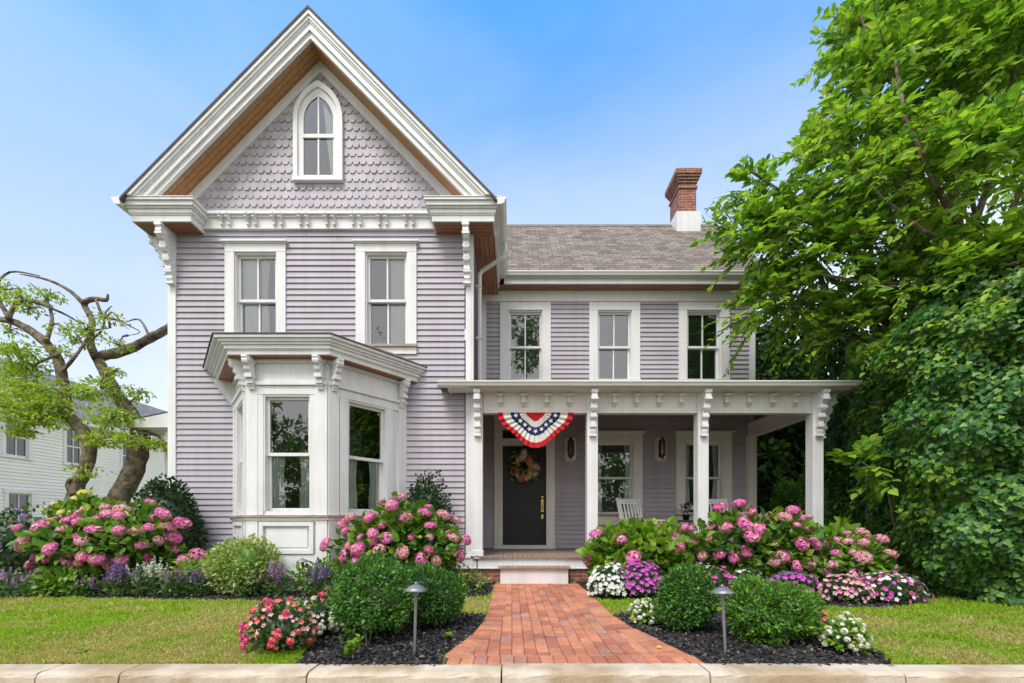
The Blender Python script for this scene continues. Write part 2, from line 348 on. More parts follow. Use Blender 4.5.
def window(F, u0, u1, z0, z1, cw=.17, hh=.15, lights=2, sill='sill', cap=.03, inner=None, wmat='white', rail=None, apron=.12, name='window', casing=True, rd=.7, ct=None):
    c = MB()
    if casing:
        c.fbox(F, u0-cw, u0, -.03, .045, z0, z1); c.fbox(F, u1, u1+cw, -.03, .045, z0, z1)
        c.fbox(F, u0-cw, u1+cw, -.03, .048, z1, z1+hh)
        if cap:
            c.fbox(F, u0-cw-.02, u1+cw+.02, -.03, .07, z1+hh, z1+hh+cap*.6); c.fbox(F, u0-cw-.045, u1+cw+.045, -.03, .10, z1+hh+cap*.6, z1+hh+cap*1.5)
    for (a, b) in ((u0, u0+.022), (u1-.022, u1)): c.fbox(F, a, b, -.15, .012, z0, z1)     # jambs
    c.fbox(F, u0+.022, u1-.022, -.15, .012, z1-.03, z1)
    w = c.build(name, M[wmat], house)
    if sill:
        s = MB(); s.fbox(F, u0-cw-.01, u1+cw+.01, -.10, .085, z0-.045, z0-.002)
        s.build('sill', M['grey_sill' if sill == 'brown' else wmat], w)
        if apron:
            s = MB(); s.fbox(F, u0-cw, u1+cw, -.03, .044, z0-.045-apron, z0-.047); s.build('apron', M[wmat], w)
    zm = rail or (z0+z1)/2; a, b = u0+.022, u1-.022; sw = .042
    def sash(n0, n1, za, zb, bars):
        m = MB()
        m.fbox(F, a, a+sw, n0, n1, za, zb); m.fbox(F, b-sw, b, n0, n1, za, zb)
        m.fbox(F, a+sw, b-sw, n0, n1, za, za+sw*1.15); m.fbox(F, a+sw, b-sw, n0, n1, zb-sw, zb)
        if bars: m.fbox(F, (a+b)/2-.014, (a+b)/2+.014, n0+.004, n1-.004, za+sw*1.15, zb-sw)
        m.build('sash', M[wmat], w)
        g = MB(); nn = n0+.012; g.quad([F.p(a+sw, nn, za+sw), F.p(b-sw, nn, za+sw), F.p(b-sw, nn, zb-sw), F.p(a+sw, nn, zb-sw)]); g.build('pane', M['glass'], w)
    sash(-.085, -.045, zm-.02, z1-.03, lights == 2); sash(-.13, -.09, z0, zm+.022, lights == 2)
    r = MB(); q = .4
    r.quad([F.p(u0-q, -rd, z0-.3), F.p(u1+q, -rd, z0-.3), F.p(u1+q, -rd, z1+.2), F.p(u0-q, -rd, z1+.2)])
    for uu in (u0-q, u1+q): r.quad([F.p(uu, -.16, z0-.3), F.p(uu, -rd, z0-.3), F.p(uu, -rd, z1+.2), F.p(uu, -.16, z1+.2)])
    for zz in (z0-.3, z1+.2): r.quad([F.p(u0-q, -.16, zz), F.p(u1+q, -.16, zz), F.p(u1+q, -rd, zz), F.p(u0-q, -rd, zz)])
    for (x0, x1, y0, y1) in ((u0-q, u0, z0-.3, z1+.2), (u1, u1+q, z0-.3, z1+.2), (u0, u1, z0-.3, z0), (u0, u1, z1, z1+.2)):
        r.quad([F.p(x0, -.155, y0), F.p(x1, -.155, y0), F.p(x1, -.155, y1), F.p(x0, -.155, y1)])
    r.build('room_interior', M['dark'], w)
    if inner == 'blind':
        m = MB(); z = z0+.05
        while z < z1-.05:
            m.fbox(F, a+.01, b-.01, -.175, -.150, z, z+.014); z += .034
        m.build('blind', M['blind'], w)
    elif inner:
        for (s0, s1, tie) in inner:
            curtain(F, u0+(u1-u0)*s0, u0+(u1-u0)*s1, -.146, z0+.0, ct or z1-.02, w, tie=tie)
    return w
def scroll(mb, F, u, n0, ztop, out, h, t, mi=0, beads=True):
    prof = [(0, 0), (1, 0), (1, -.07), (.93, -.10), (.97, -.16), (.92, -.23), (.80, -.27), (.66, -.28), (.70, -.34), (.68, -.41), (.57, -.46), (.47, -.46), (.50, -.53), (.47, -.60), (.37, -.63), (.31, -.66), (.35, -.74), (.29, -.80), (.22, -.82), (.25, -.89), (.17, -.94), (.15, -1), (0, -1)]
    mb.prism([F.p(u-t/2, n0+o*out, ztop+z*h) for o, z in prof], F.u*t, mi)
    if beads:
        for o, z in ((.93, -.045), (.90, -.2), (.62, -.37), (.42, -.56), (.27, -.77), (.18, -.97)):
            mb.fbox(F, u-t*.62, u+t*.62, n0+o*out-.035, n0+o*out+.022, ztop+z*h-.018, ztop+z*h+.018, mi)
        for o, z, r in ((.6, -.14, .13), (.33, -.38, .1), (.2, -.6, .07)):     # raised rosettes on the cheeks
            q = [(o*out+r*out*math.cos(a), z*h+r*out*math.sin(a)) for a in [k*PI/5 for k in range(10)]]
            mb.prism([F.p(u-t*.64, n0+a, ztop+b) for a, b in q], F.u*(t*1.28), mi)
def drop(mb, F, u, n0, ztop, h=.17, out=.06, t=.045):
    mb.prism([F.p(u-t/2, n0+o*out, ztop+z*h) for o, z in [(0, 0), (1.15, 0), (1.2, -.1), (.75, -.2), (.55, -.36), (.5, -.48), (.85, -.55), (.95, -.66), (.8, -.76), (.4, -.84), (.3, -.95), (0, -1)]], F.u*t)
    mb.fbox(F, u-t*.8, u+t*.8, n0, n0+out*1.3, ztop-.03, ztop-.003)
    mb.fbox(F, u-t*.75, u+t*.75, n0, n0+out*1.02, ztop-.68*h, ztop-.56*h)
# ---- openings
GW = [(-4.915, -4.17), (-2.60, -1.855)]; GZ = (4.19, 5.83)
WX = [.30, 2.305, 4.312]
DOOR = (-.21, .77)
mb = MB()
siding(mb, FG, XL+.1, XR-.12, .22, 6.24, [(u0-.06, u1+.06, GZ[0]-.06, GZ[1]+.06) for u0, u1 in GW]+[(-4.85, -1.97, 0, 3.45)])
mb.build('clapboard_wall', M['siding'], house)
mb = MB()
siding(mb, FW, XR+.02, XE-.1, .46, 6.05, [(x-.44, x+.44, 4.2, 5.85) for x in WX]+[(x-.46, x+.46, 1.17, 2.9) for x in WX[1:]]+[(DOOR[0]-.1, DOOR[1]+.1, .4, 3.2)])
mb.build('clapboard_wall', M['siding'], house)
mb = MB(); siding(mb, FR, DG+.1, DW, .22, 6.16); mb.build('clapboard_wall', M['siding'], house)
mb = MB(); siding(mb, FL, DG+.1, 15, .22, 6.16); mb.build('clapboard_wall', M['siding'], house)
mb = MB(); siding(mb, FE, DW+.1, 14.79, .22, 6.3)
siding(mb, FE, DW, 14.79, 6.3, 9.3, topfn=lambda z: None if z > 9.2 else (12.35-(9.3-z)/1.05*.95, 12.35+(9.3-z)/1.05*.95))
mb.build('clapboard_wall', M['siding'], house)
mb = MB(); mb.box(XL+.03, XR-.03, 14.9, 15, 0, 6.3); mb.box(XR-.03, XE-.03, 14.8, 14.9, 0, 6.3); mb.prism([(XL+.03, 15, 6.3), (XR-.03, 15, 6.3), (XC, 15, 9.2)], (0, -.06, 0))
mb.build('rear_wall', M['siding'], house)
mb = MB(); mb.box(XL+.02, XR-.02, DG-.0, DG+.08, 0, .22); mb.box(XL+.02, XL+.1, DG+.08, 15, 0, .22); mb.build('foundation', paint('grey foundation', (.3, .28, .27), .8, .1, 5), house)
# corner boards
for (F, u0, u1) in ((FG, XL, XL+.11), (FG, XR-.10, XR)):
    mb = MB(); mb.fbox(F, u0, u1, -.02, .04, .2, 6.149); mb.build('corner_board', M['white'], house)
mb = MB(); mb.fbox(FR, DG-.03, DG+.1, -.03, .036, .2, 6.149); mb.fbox(FR, DW-.12, DW-.01, -.03, .036, 3.9, 6.149); mb.build('corner_board', M['white'], house)
mb = MB(); mb.fbox(FL, DG-.03, DG+.1, -.03, .036, .2, 6.149); mb.build('corner_board', M['white'], house)
mb = MB(); mb.fbox(FW, XE-.1, XE+.03, -.02, .04, .4, 6.0); mb.fbox(FE, DW-.03, DW+.1, -.02, .034, .4, 6.2); mb.build('corner_board', M['white'], house)
# ---- gable windows
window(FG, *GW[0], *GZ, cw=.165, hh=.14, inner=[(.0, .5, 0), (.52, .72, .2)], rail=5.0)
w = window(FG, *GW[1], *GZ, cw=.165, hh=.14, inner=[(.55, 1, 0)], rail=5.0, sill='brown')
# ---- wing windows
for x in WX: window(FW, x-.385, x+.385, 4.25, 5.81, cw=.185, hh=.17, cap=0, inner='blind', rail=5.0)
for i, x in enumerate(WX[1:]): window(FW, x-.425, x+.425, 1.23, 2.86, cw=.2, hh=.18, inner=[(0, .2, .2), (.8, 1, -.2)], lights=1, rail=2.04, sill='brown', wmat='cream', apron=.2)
# ---- gable: shingles, arched window
def zr(off, x): return off-1.02*abs(x-XC)
AX = -3.42; AW = .435; AS = 8.16; AB = 7.07
def arch(w, zs, k, za=None, n=10):
    """pointed arch outline above the spring line, left to right"""
    pts = []
    for i in range(n+1):
        t = i/n; c = (k*k-w*w)/(2*w); th = math.acos(c/(w+c))*t; pts.append((c-(w+c)*math.cos(th), zs+(w+c)*math.sin(th)))
    return pts+[(-x, z) for x, z in pts[-2::-1]]
mb = MB(); row = 0; z = 6.48; rh = .15; sw = .125
while z < 9.05:
    half = (9.06-z)/1.02+.1; n = int(half/sw)+1
    for i in range(-n, n+1):
        x = XC+(i+(.5 if row % 2 else 0))*sw
        if abs(x-XC) > half-.02 or (abs(x-AX) < .37-max(0, z+.08-AS)*.55 and z > AB-.02): continue
        jz = random.uniform(-.004, .004); t = .034+random.uniform(-.003, .003)
        pr = [(-.062, .19), (-.062, .06), (-.056, .045), (-.036, .006), (-.028, -.0), (.028, 0), (.036, .006), (.056, .045), (.062, .06), (.062, .19)]
        f = [FG.p(x+a, t-b*.1, z+b+jz) for a, b in pr]; bk = [FG.p(x+a, .0, z+b+jz) for a, b in pr]
        m = len(pr); mb.add(f+bk, [tuple(range(m))]+[(k+m, (k+1)+m, k+1, k) for k in range(m-1)])
    z += rh; row += 1
mb.quad([FG.p(XL+.3, .0, 6.3), FG.p(XR-.3, .0, 6.3), FG.p(XC, .0, 9.2)])
mb.build('scalloped_gable_wall', M['shingle_wall'], house)
# arched window: casing ring
def ring(mb, F, outer, inner, n0, n1):
    k = len(outer); vs = []
    for n in (n0, n1): vs += [F.p(AX+x, n, z) for x, z in outer]+[F.p(AX+x, n, z) for x, z in inner]
    fs = []
    for i in range(k-1):
        fs += [(i, i+1, k+i+1, k+i), (2*k+i, 3*k+i, 3*k+i+1, 2*k+i+1), (i, 2*k+i, 2*k+i+1, i+1), (k+i, k+i+1, 3*k+i+1, 3*k+i)]
    fs += [(0, k, 3*k, 2*k), (k-1, 3*k-1, 4*k-1, 2*k-1)]
    mb.add(vs, fs)
def aout(w, k, zb=AB): return [(-w, zb)]+arch(w, AS, k)+[(w, zb)]
mb = MB(); ring(mb, FG, aout(.435, .66), aout(.36, .555), .02, .085); ring(mb, FG, aout(.36, .555), aout(.30, .475), .0, .05)
mb.fbox(FG, AX-.44, AX+.44, .0, .10, AB-.012, AB+.05)
aw = mb.build('arched_window', M['white'], house)
mb = MB(); ring(mb, FG, aout(.30, .47, AB+.05), aout(.262, .41, AB+.1), .028, .05)
mb.fbox(FG, AX-.28, AX+.28, .024, .062, 7.83, 7.895); mb.fbox(FG, AX-.014, AX+.014, .028, .047, AB+.06, 8.57); mb.fbox(FG, AX-.29, AX+.29, .028, .048, AB+.05, AB+.11)
mb.build('sash', M['white'], aw)
mb = MB(); mb.quad([FG.p(AX+x, .034, z) for x, z in aout(.28, .44, AB+.06)][::-1]); mb.build('pane', M['glass'], aw)
mb = MB(); mb.quad([FG.p(AX+x, .0285, z) for x, z in aout(.30, .47, AB+.06)][::-1]); mb.build('room_interior', paint('dark room sheet', (.035, .04, .05), .8, .1, 2), aw)  # flat sheet just behind the pane, coloured dark to stand for an unlit room
mb = MB(); mb.prism([FG.p(AX+.08, .0295, 8.45), FG.p(AX+.255, .0295, 8.2), FG.p(AX+.265, .0295, 7.1), FG.p(AX+.23, .0295, 7.1), FG.p(AX+.13, .0295, 7.9)], FG.n*.002); mb.build('curtain', M['curtain'], aw)
# frieze boards on the gable wall
mb = MB()
for s in (-1, 1):
    mb.prism([(XC+s*(9.28-6.5)/1.02, DG-.05, 6.5), (XC, DG-.05, 9.28), (XC, DG-.05, 9.0), (XC+s*(9.0-6.5)/1.02, DG-.05, 6.5)], (0, .05, 0))
    mb.prism([(XC+s*(9.28-6.5)/1.02, DG-.085, 6.5), (XC, DG-.085, 9.28), (XC, DG-.085, 9.21), (XC+s*(9.21-6.5)/1.02, DG-.085, 6.5)], (0, .034, 0))
mb.build('rake_frieze', M['white'], house)
mb = MB(); mb.fbox(FG, -5.5, -1.3, .0, .05, 6.25, 6.46); mb.fbox(FG, -5.5, -1.3, .0, .11, 6.46, 6.51); mb.fbox(FG, -5.5, -1.3, .0, .068, 6.22, 6.25); mb.fbox(FG, -5.5, -1.3, .0, .075, 6.42, 6.458)
fz = mb.build('gable_frieze', M['white'], house)
for i in range(8):
    px = 200+(118+i*111)/4.27
    for dx in (-.065, .065):
        mb = MB(); u = (px-512)/440*DG+dx
        mb.prism([FG.p(u-.02+o, .05+d, z) for o, d, z in ((0, 0, 6.42), (0, .10, 6.42), (0, .11, 6.38), (.01, .07, 6.35), (.015, .05, 6.31), (.015, .06, 6.28), (.015, 0, 6.26))], (.042, 0, 0))
        mb.fbox(FG, u-.032, u+.032, .05, .175, 6.415, 6.455)
        mb.build('frieze_bracket', M['white'], fz)
# rake boards, layered mouldings
mb = MB(); yf = 7.36
for (zt, zb, y0) in ((9.60, 9.52, yf-.045), (9.54, 9.46, yf-.02), (9.46, 9.425, yf), (9.425, 9.33, yf+.018), (9.33, 9.30, yf+.005), (9.30, 9.19, yf+.04)):
    for s in (-1, 1):
        zc = 6.50
        mb.prism([(XC+s*(zt-zc)/1.02, y0, zc), (XC, y0, zt), (XC, y0, zb), (XC+s*(zb-zc)/1.02, y0, zc)], (0, yf+.1-y0, 0))
mb.build('rake_trim', M['white'], house)
mb = MB()
for s in (-1, 1): mb.prism([(XC+s*(9.22-6.5)/1.02, yf+.101, 6.5), (XC, yf+.101, 9.22), (XC, yf+.101, 9.202), (XC+s*(9.202-6.5)/1.02, yf+.101, 6.5)], (0, DG-.052-yf-.101, 0))
mb.build('rake_soffit', M['rake_wood'], house)
# cornice returns
for s, x0, x1 in ((-1, -6.46, -5.45), (1, -1.36, -.30)):
    mb = MB()
    for (z0, z1, o) in ((6.155, 6.26, 0), (6.26, 6.285, .015), (6.285, 6.35, .03), (6.35, 6.38, .055), (6.38, 6.45, .085), (6.45, 6.49, .115)):
        mb.box(x0-o, x1+o, 7.47-o, DG+.02, z0, z1)
    mb.prism([(x0-.12, 7.345, 6.49), (x1+.12, 7.345, 6.49), (x1+.05, DG+.0, 6.56), (x0-.05, DG+.0, 6.56), ], (0, 0, .012))
    rt = mb.build('cornice_return', M['white'], house)
    mb = MB(); mb.box(x0+.03, x1-.03, 7.50, DG, 6.14, 6.154); mb.build('soffit', M['soffit_x'], rt)
# side eaves of the gable wing
for s, xw in ((-1, XL), (1, XR)):
    o = .44; y1 = 9.62 if s > 0 else 15
    mb = MB()
    for (a, b, z0, z1) in ((o-.03, o, 6.15, 6.45), (o, o+.03, 6.30, 6.36)):
        q = sorted((xw+s*a, xw+s*b)); mb.box(q[0], q[1], DG+.02, y1, z0, z1)
    mb.build('eave_fascia', M['white'], house)
    q = sorted((xw+s*.02, xw+s*(o-.03))); mb = MB(); mb.box(q[0], q[1], DG+.022, DW-.01 if s > 0 else y1, 6.152, 6.166); mb.build('eave_soffit', M['soffit'], house)
    mb = MB(); xa = xw+s*(o+.035); xb = xw+s*(o+.165)
    pr = [(xa, 6.47), (xb+s*.02, 6.475), (xb+s*.02, 6.45), (xb, 6.43), (xb-s*.015, 6.38), (xb-s*.05, 6.355), (xa, 6.35)]
    mb.prism([(x, 7.33, z) for x, z in pr], (0, y1-7.33-.02, 0)); mb.build('gutter', M['gutter'], house)
# gable roof
sl = math.hypot(1, 1.02)
mb = MB()
for s in (-1, 1):
    y0, y1 = 7.30, 15.4; zt = 9.635; xe = XC+s*3.13; ze = zt-1.02*3.13
    a = [(XC, y0, zt), (XC, y1, zt), (xe, y1, ze), (xe, y0, ze)]; uv = [(0, 0), (y1-y0, 0), (y1-y0, -3.13*sl), (0, -3.13*sl)]
    mb.quad(a, 0, uv); dn = Vector((0, 0, -.045))
    b = [Vector(p)+dn for p in a]; mb.quad(b[::-1], 1)
    for i in range(4): mb.quad([a[i], a[(i+1) % 4], b[(i+1) % 4], b[i]], 1)
mb.build('gable_roof', [M['roof'], paint('shingle edge', (.10, .095, .095), .9, .1, 6)], house)
# wing roof, its valley against the gable roof
def wz(y): return 6.50+1.05*(y-9.60)
def xv(z): return XC+(9.635-z)/1.02-.03
mb = MB(); ye, yr = 9.52, 12.35; ze, zr_ = wz(ye), wz(yr); xr = 5.75
a = [(xv(ze), ye, ze), (xr, ye, ze), (xr, yr, zr_), (xv(zr_), yr, zr_)]
mb.quad(a, 0, [(p[0], (p[1]-ye)*sl) for p in a]); yb = 2*yr-ye
a2 = [(xr, yb, ze), (xv(ze)-.2, yb, ze), (xv(zr_), yr, zr_), (xr, yr, zr_)]; mb.quad(a2, 0, [(p[0], (yb-p[1])*sl) for p in a2])
dn = Vector((0, 0, -.05)); mb.quad([Vector(a[0])+dn, Vector(a[1])+dn, Vector(a[1]), Vector(a[0])], 1)
mb.quad([Vector(a[1])+dn, Vector(a[2])+dn, a[2], a[1]], 1); mb.quad([Vector(p)+dn for p in a[::-1]], 1)
mb.prism([(xv(zr_), yr-.13, zr_-.12), (xv(zr_), yr, zr_+.022), (xv(zr_), yr+.13, zr_-.12)], (xr-xv(zr_), 0, 0), 1)
mb.build('wing_roof', [M['roof'], paint('ridge shingles', (.21, .175, .15), .9, .2, 8)], house)
mb = MB(); mb.box(-.17, xr, 9.60, 9.63, 6.245, 6.49); mb.box(-.17, xr, 9.585, 9.60, 6.245, 6.30); mb.build('eave_fascia', M['white'], house)
mb = MB(); mb.prism([(-.14, y, z) for y, z in ((9.60, 6.47), (9.475, 6.475), (9.475, 6.45), (9.49, 6.43), (9.505, 6.39), (9.54, 6.37), (9.60, 6.365))], (xr+.14, 0, 0)); mb.build('gutter', M['gutter'], house)
mb = MB(); mb.box(-.31, xr, 9.63, DW, 6.235, 6.245); mb.build('eave_soffit', M['soffit_x'], house)
mb = MB(); mb.fbox(FW, XR+.04, XE+.03, .0, .035, 6.005, 6.234); mb.fbox(FW, XR+.04, XE+.03, .0, .06, 6.18, 6.233); mb.fbox(FW, XR+.04, XR+.14, 0, .034, 4, 6.005); mb.build('wing_frieze', M['white'], house)
mb = MB()
for s in (-1, 1): mb.prism([(xr-.03, yr+s*2.8, wz(ye)-.06), (xr-.03, yr, zr_-.05), (xr-.03, yr, zr_-.35), (xr-.03, yr+s*2.5, wz(ye)-.06)], (.04, 0, 0))
mb.build('rake_trim', M['white'], house)
# chimney
mb = MB(); cx, cw, y0, y1 = 4.78, .265, 11.95, 12.68
def bbox(mb, x0, x1, ya, yb, z0, z1):
    c = [(x0, ya), (x1, ya), (x1, yb), (x0, yb)]
    for i in range(4):
        p, q = c[i], c[(i+1) % 4]; l = math.hypot(q[0]-p[0], q[1]-p[1]); s = 13*i
        mb.quad([(p[0], p[1], z0), (q[0], q[1], z0), (q[0], q[1], z1), (p[0], p[1], z1)], 0, [(s, z0), (s+l, z0), (s+l, z1), (s, z1)])
    mb.quad([(x, y, z1) for x, y in c], 0, [(x, y) for x, y in c]); mb.quad([(x, y, z0) for x, y in c[::-1]], 0, [(x, y) for x, y in c[::-1]])
bbox(mb, cx-cw+.03, cx+cw-.03, y0+.03, y1-.03, 9.2, 10.30)
for z0, z1, o in ((10.13, 10.19, .03), (10.28, 10.345, .03), (10.345, 10.41, .06), (10.41, 10.47, .09), (10.47, 10.60, .115)):
    bbox(mb, cx-cw+.03-o, cx+cw-.03+o, y0+.03-o, y1-.03+o, z0, z1)
ch = mb.build('chimney', M['brick'], house)
mb = MB(); mb.box(cx-cw-.06, cx+cw+.06, y0-.05, y1+.05, 8.7, 9.46); mb.build('flashing', M['white'], ch)
# corner brackets of the gable
for u in (XL+.06, XR-.07):
    mb = MB(); scroll(mb, FG, u, .04, 6.15, .34, .93, .10); mb.build('corner_bracket', M['white'], house)
mb = MB(); scroll(mb, FL, DG+.05, .036, 6.15, .36, .7, .10); mb.build('corner_bracket', M['white'], house)
# downspout on the side of the gable
mb = MB(); xs = XR+.09; ys = 8.55
mb.tube([(XR+.60, ys-.15, 6.36), (XR+.60, ys-.15, 6.22), (XR+.55, ys-.12, 6.12), (xs+.05, ys, 5.93), (xs, ys, 5.86), (xs, ys, 5.7), (xs, ys, 3.75)], .04, 10)
for z in (5.6, 4.6): mb.box(XR+.0, xs+.05, ys-.05, ys+.05, z, z+.03)
mb.build('downspout', M['gutter'], house)
# ================================================================ bay window
B0, B1, B2, B3 = (-4.93, DG), (-4.02, 6.683), (-2.80, 6.683), (-1.89, DG)
mb = MB(); FAC = []
for a, b in ((B0, B1), (B1, B2), (B2, B3)):
    u = Vector((b[0]-a[0], b[1]-a[1], 0)); n = Vector((u.y, -u.x, 0)); F = Frame((a[0], a[1], 0), u, n); FAC.append((F, u.length))
ZS = 1.155
bay_parts = []
for i, (F, ln) in enumerate(FAC):
    o0, o1 = (ln/2-.36, ln/2+.36) if i == 1 else ((ln*.47-.36, ln*.47+.36) if i == 2 else (ln*.53-.36, ln*.53+.36))
    mb.fbox(F, 0, o0, -.05, 0, ZS, 2.985); mb.fbox(F, o1, ln, -.05, 0, ZS, 2.985)
    mb.fbox(F, 0, ln, -.05, 0, 2.985, 3.51); mb.fbox(F, 0, ln, -.05, 0, 0, ZS-.03)
    mb.fbox(F, o0, o1, -.05, 0, ZS, 1.215)
    c = .17
    mb.fbox(F, 0.0, c, .001, .03, ZS, 3.12); mb.fbox(F, ln-c, ln, .001, .03, ZS, 3.12)              # corner boards
    mb.fbox(F, o0-.14, o0, .002, .022, 1.16, 2.985); mb.fbox(F, o1, o1+.14, .002, .022, 1.16, 2.985)
    mb.fbox(F, c, ln-c, .002, .026, 2.985, 3.115)
    mb.fbox(F, -.0, ln+.0, .001, .055, 3.12, 3.165); mb.fbox(F, 0, ln, .001, .04, 3.165, 3.185)
    mb.fbox(F, 0, ln, .001, .05, 3.46, 3.505)
    mb.fbox(F, 0, ln, .001, .03, 1.06, 1.11); mb.fbox(F, 0, c, .001, .03, .2, 1.06); mb.fbox(F, ln-c, ln, .001, .03, .2, 1.06); mb.fbox(F, c, ln-c, .001, .03, .2, .56)
    bay_parts.append((F, ln, o0, o1))
bay = mb.build('bay_window', M['white'], house)
for i, (F, ln, o0, o1) in enumerate(bay_parts):
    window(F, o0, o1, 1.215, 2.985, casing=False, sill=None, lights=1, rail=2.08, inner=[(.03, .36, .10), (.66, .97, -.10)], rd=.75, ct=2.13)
    mb = MB(); a, b = .2, ln-.2
    for (p, q, r, s, o) in ((a, b, .57, .63, .05), (a, b, .99, 1.05, .05), (a, a+.06, .63, .99, .05), (b-.06, b, .63, .99, .05)): mb.fbox(F, p, q, .001, o, r, s)
    mb.fbox(F, a+.1, b-.1, .001, .02, .67, .95); mb.build('panel', M['white'], bay)
def offp(d):
    """bay outline pushed out by d (mitred), ends cut at the wall"""
    pts = [B0, B1, B2, B3]; L_ = [(F.o.to_2d()+F.n.to_2d()*d*(g if d > .15 else 1), F.u.to_2d()) for (F, _), g in zip(FAC, (1.5, 1, 1.06))]
    def isx(a, b):
        (p, u), (q, v) = a, b; cr = u.x*v.y-u.y*v.x; w = q-p; t = (w.x*v.y-w.y*v.x)/cr; return p+u*t
    wl = (Vector((0, DG-.005)), Vector((1, 0)))
    return [isx(wl, L_[0]), isx(L_[0], L_[1]), isx(L_[1], L_[2]), isx(wl, L_[2])]
def bayslab(mb, d, z0, z1, mi=0): mb.prism([(p.x, p.y, z0) for p in offp(d)], (0, 0, z1-z0), mi)
mb = MB(); bayslab(mb, .075, ZS-.03, ZS); mb.build('sill', M['grey_sill'], bay)
mb = MB(); bayslab(mb, .05, .2, .24); bayslab(mb, .045, ZS-.075, ZS-.031); mb.build('water_table', M['white'], bay)
mb = MB()
for d, z0, z1 in ((.17, 3.53, 3.59), (.18, 3.59, 3.61), (.20, 3.61, 3.665), (.225, 3.665, 3.70), (.25, 3.70, 3.745), (.285, 3.745, 3.785)): bayslab(mb, d, z0, z1)
mb.build('cornice', M['white'], bay)
mb = MB(); bayslab(mb, .168, 3.512, 3.529); mb.build('soffit', M['soffit_x'], bay)
mb = MB(); o = [Vector((p.x, p.y, 3.79)) for p in offp(.30)]; t = [Vector((p.x, p.y, 4.05)) for p in offp(-.55)]
t = [Vector((-4.75, DG-.03, 4.03)), Vector((-4.2, DG-.03, 4.03)), Vector((-2.62, DG-.03, 4.03)), Vector((-2.07, DG-.03, 4.03))]
for i in range(3): mb.quad([o[i], o[i+1], t[i+1], t[i]], 0, [(o[i].x, 0), (o[i+1].x, 0), (t[i+1].x, 1.1), (t[i].x, 1.1)])
mb.prism([tuple(p+Vector((0, 0, -.004))) for p in o], (0, 0, .018), 1)
mb.build('roof', [M['roof'], paint('bay shingle edge', (.11, .10, .10), .9, .1, 6)], bay)
# paired scroll brackets at the bay corners
for i, (F, ln) in enumerate(FAC):
    for u in ((.09, ln-.09) if i == 1 else ((ln-.09,) if i == 0 else (.09, ln-.12))):
        mb = MB(); scroll(mb, F, u, .03, 3.51, .21, .46, .085, beads=False)
        mb.fbox(F, u-.055, u+.055, .03, .15, 3.21, 3.26); mb.fbox(F, u-.05, u+.05, .03, .11, 3.13, 3.17); mb.fbox(F, u-.055, u+.055, .03, .21, 3.43, 3.485)
        mb.build('scroll_bracket', M['white'], bay)
mb = MB(); F, ln = FAC[0]; mb.prism([F.p(.03, .0, 3.51), F.p(.03, .34, 3.51), F.p(.03, .0, 3.02)], F.u*.05); mb.build('scroll_bracket', M['white'], bay)
# ================================================================ the porch
PY0, PY1 = 7.70, 7.90; PX = [-.60, 1.41, 3.35, 5.36]; FLZ = .45
YE = 7.43                                                # porch eave
mb = MB(); mb.box(-.70, 5.60, 7.64, DW, FLZ-.03, FLZ); mb.build('porch_floor', M['floor_wood'], house)
mb = MB(); mb.box(-.98, 5.56, 7.68, 7.72, .235, FLZ-.031); mb.box(-.98, 5.56, 7.665, 7.68, .235, .255); mb.box(5.52, 5.56, 7.721, DW, .235, FLZ-.031); mb.box(-.98, -.72, 7.66, 7.78, FLZ-.03, FLZ+.005)
mb.build('porch_skirt', M['white'], house)
mb = MB(); bbox(mb, -.95, 5.52, 7.70, 7.80, -.02, .234); bbox(mb, 5.42, 5.52, 7.81, DW, -.02, .234); mb.build('brick_footing', M['brick'], house)
mb = MB(); mb.box(-.20, .95, 7.43, 7.68, .0, .255); mb.build('step', M['white'], house, bevel=.004)
st = [o for o in COL.objects if o.name == 'step'][0]
mb = MB(); mb.box(-.235, .985, 7.385, 7.70, .256, .292); mb.build('tread', M['floor_wood'], st, bevel=.006)
for i, x in enumerate(PX):
    hw = .093 if i else .085
    mb = MB(); mb.box(x-hw, x+hw, PY0, PY1, FLZ, 3.32)
    if i == 0: mb.box(XR-.005, x-hw-.002, 7.74, PY1, FLZ, 3.32)
    mb.box(x-hw-.012, x+hw+.012, PY0-.012, PY1+.012, FLZ+.002, FLZ+.10)
    po = mb.build('porch_post', M['white'], house, bevel=.004)
    mb = MB(); scroll(mb, Frame((0, PY0, 0), (1, 0, 0), (0, -1, 0)), x, .0, 3.32, .22, .78, .095); mb.build('bracket', M['white'], po)
    if i == 3:
        mb = MB(); scroll(mb, Frame((x+hw, 0, 0), (0, 1, 0), (1, 0, 0)), 7.80, .0, 3.32, .28, .80, .095); mb.build('bracket', M['white'], po)
# engaged posts at the wall
for x in (5.35,):
    mb = MB(); mb.box(x-.10, x+.07, DW-.17, DW-.03, FLZ, 3.0); mb.build('wall_post', M['cream'], house)
mb = MB()
for a, b in zip(PX[:-1], PX[1:]): mb.box(a+.094, b-.094, 7.74, 7.87, 2.965, 3.33); mb.box(a+.094, b-.094, 7.725, 7.739, 2.965, 2.995); mb.box(a+.094, b-.094, 7.72, 7.739, 3.28, 3.33)
mb.box(5.30, 5.43, 7.901, DW-.03, 2.965, 3.27); mb.box(5.28, 5.45, 7.901, DW-.03, 2.945, 2.964); mb.box(5.27, 5.299, 7.901, DW-.03, 3.19, 3.235)
beam = mb.build('porch_beam', M['cream'], house)
FB = Frame((0, 7.739, 0), (1, 0, 0), (0, -1, 0))
for a, b in zip(PX[:-1], PX[1:]):
    for k in range(1, 5):
        mb = MB(); drop(mb, FB, a+(b-a)*k/5.0, .0, 3.28, .21, .085, .06); mb.build('drop_bracket', M['cream'], beam)
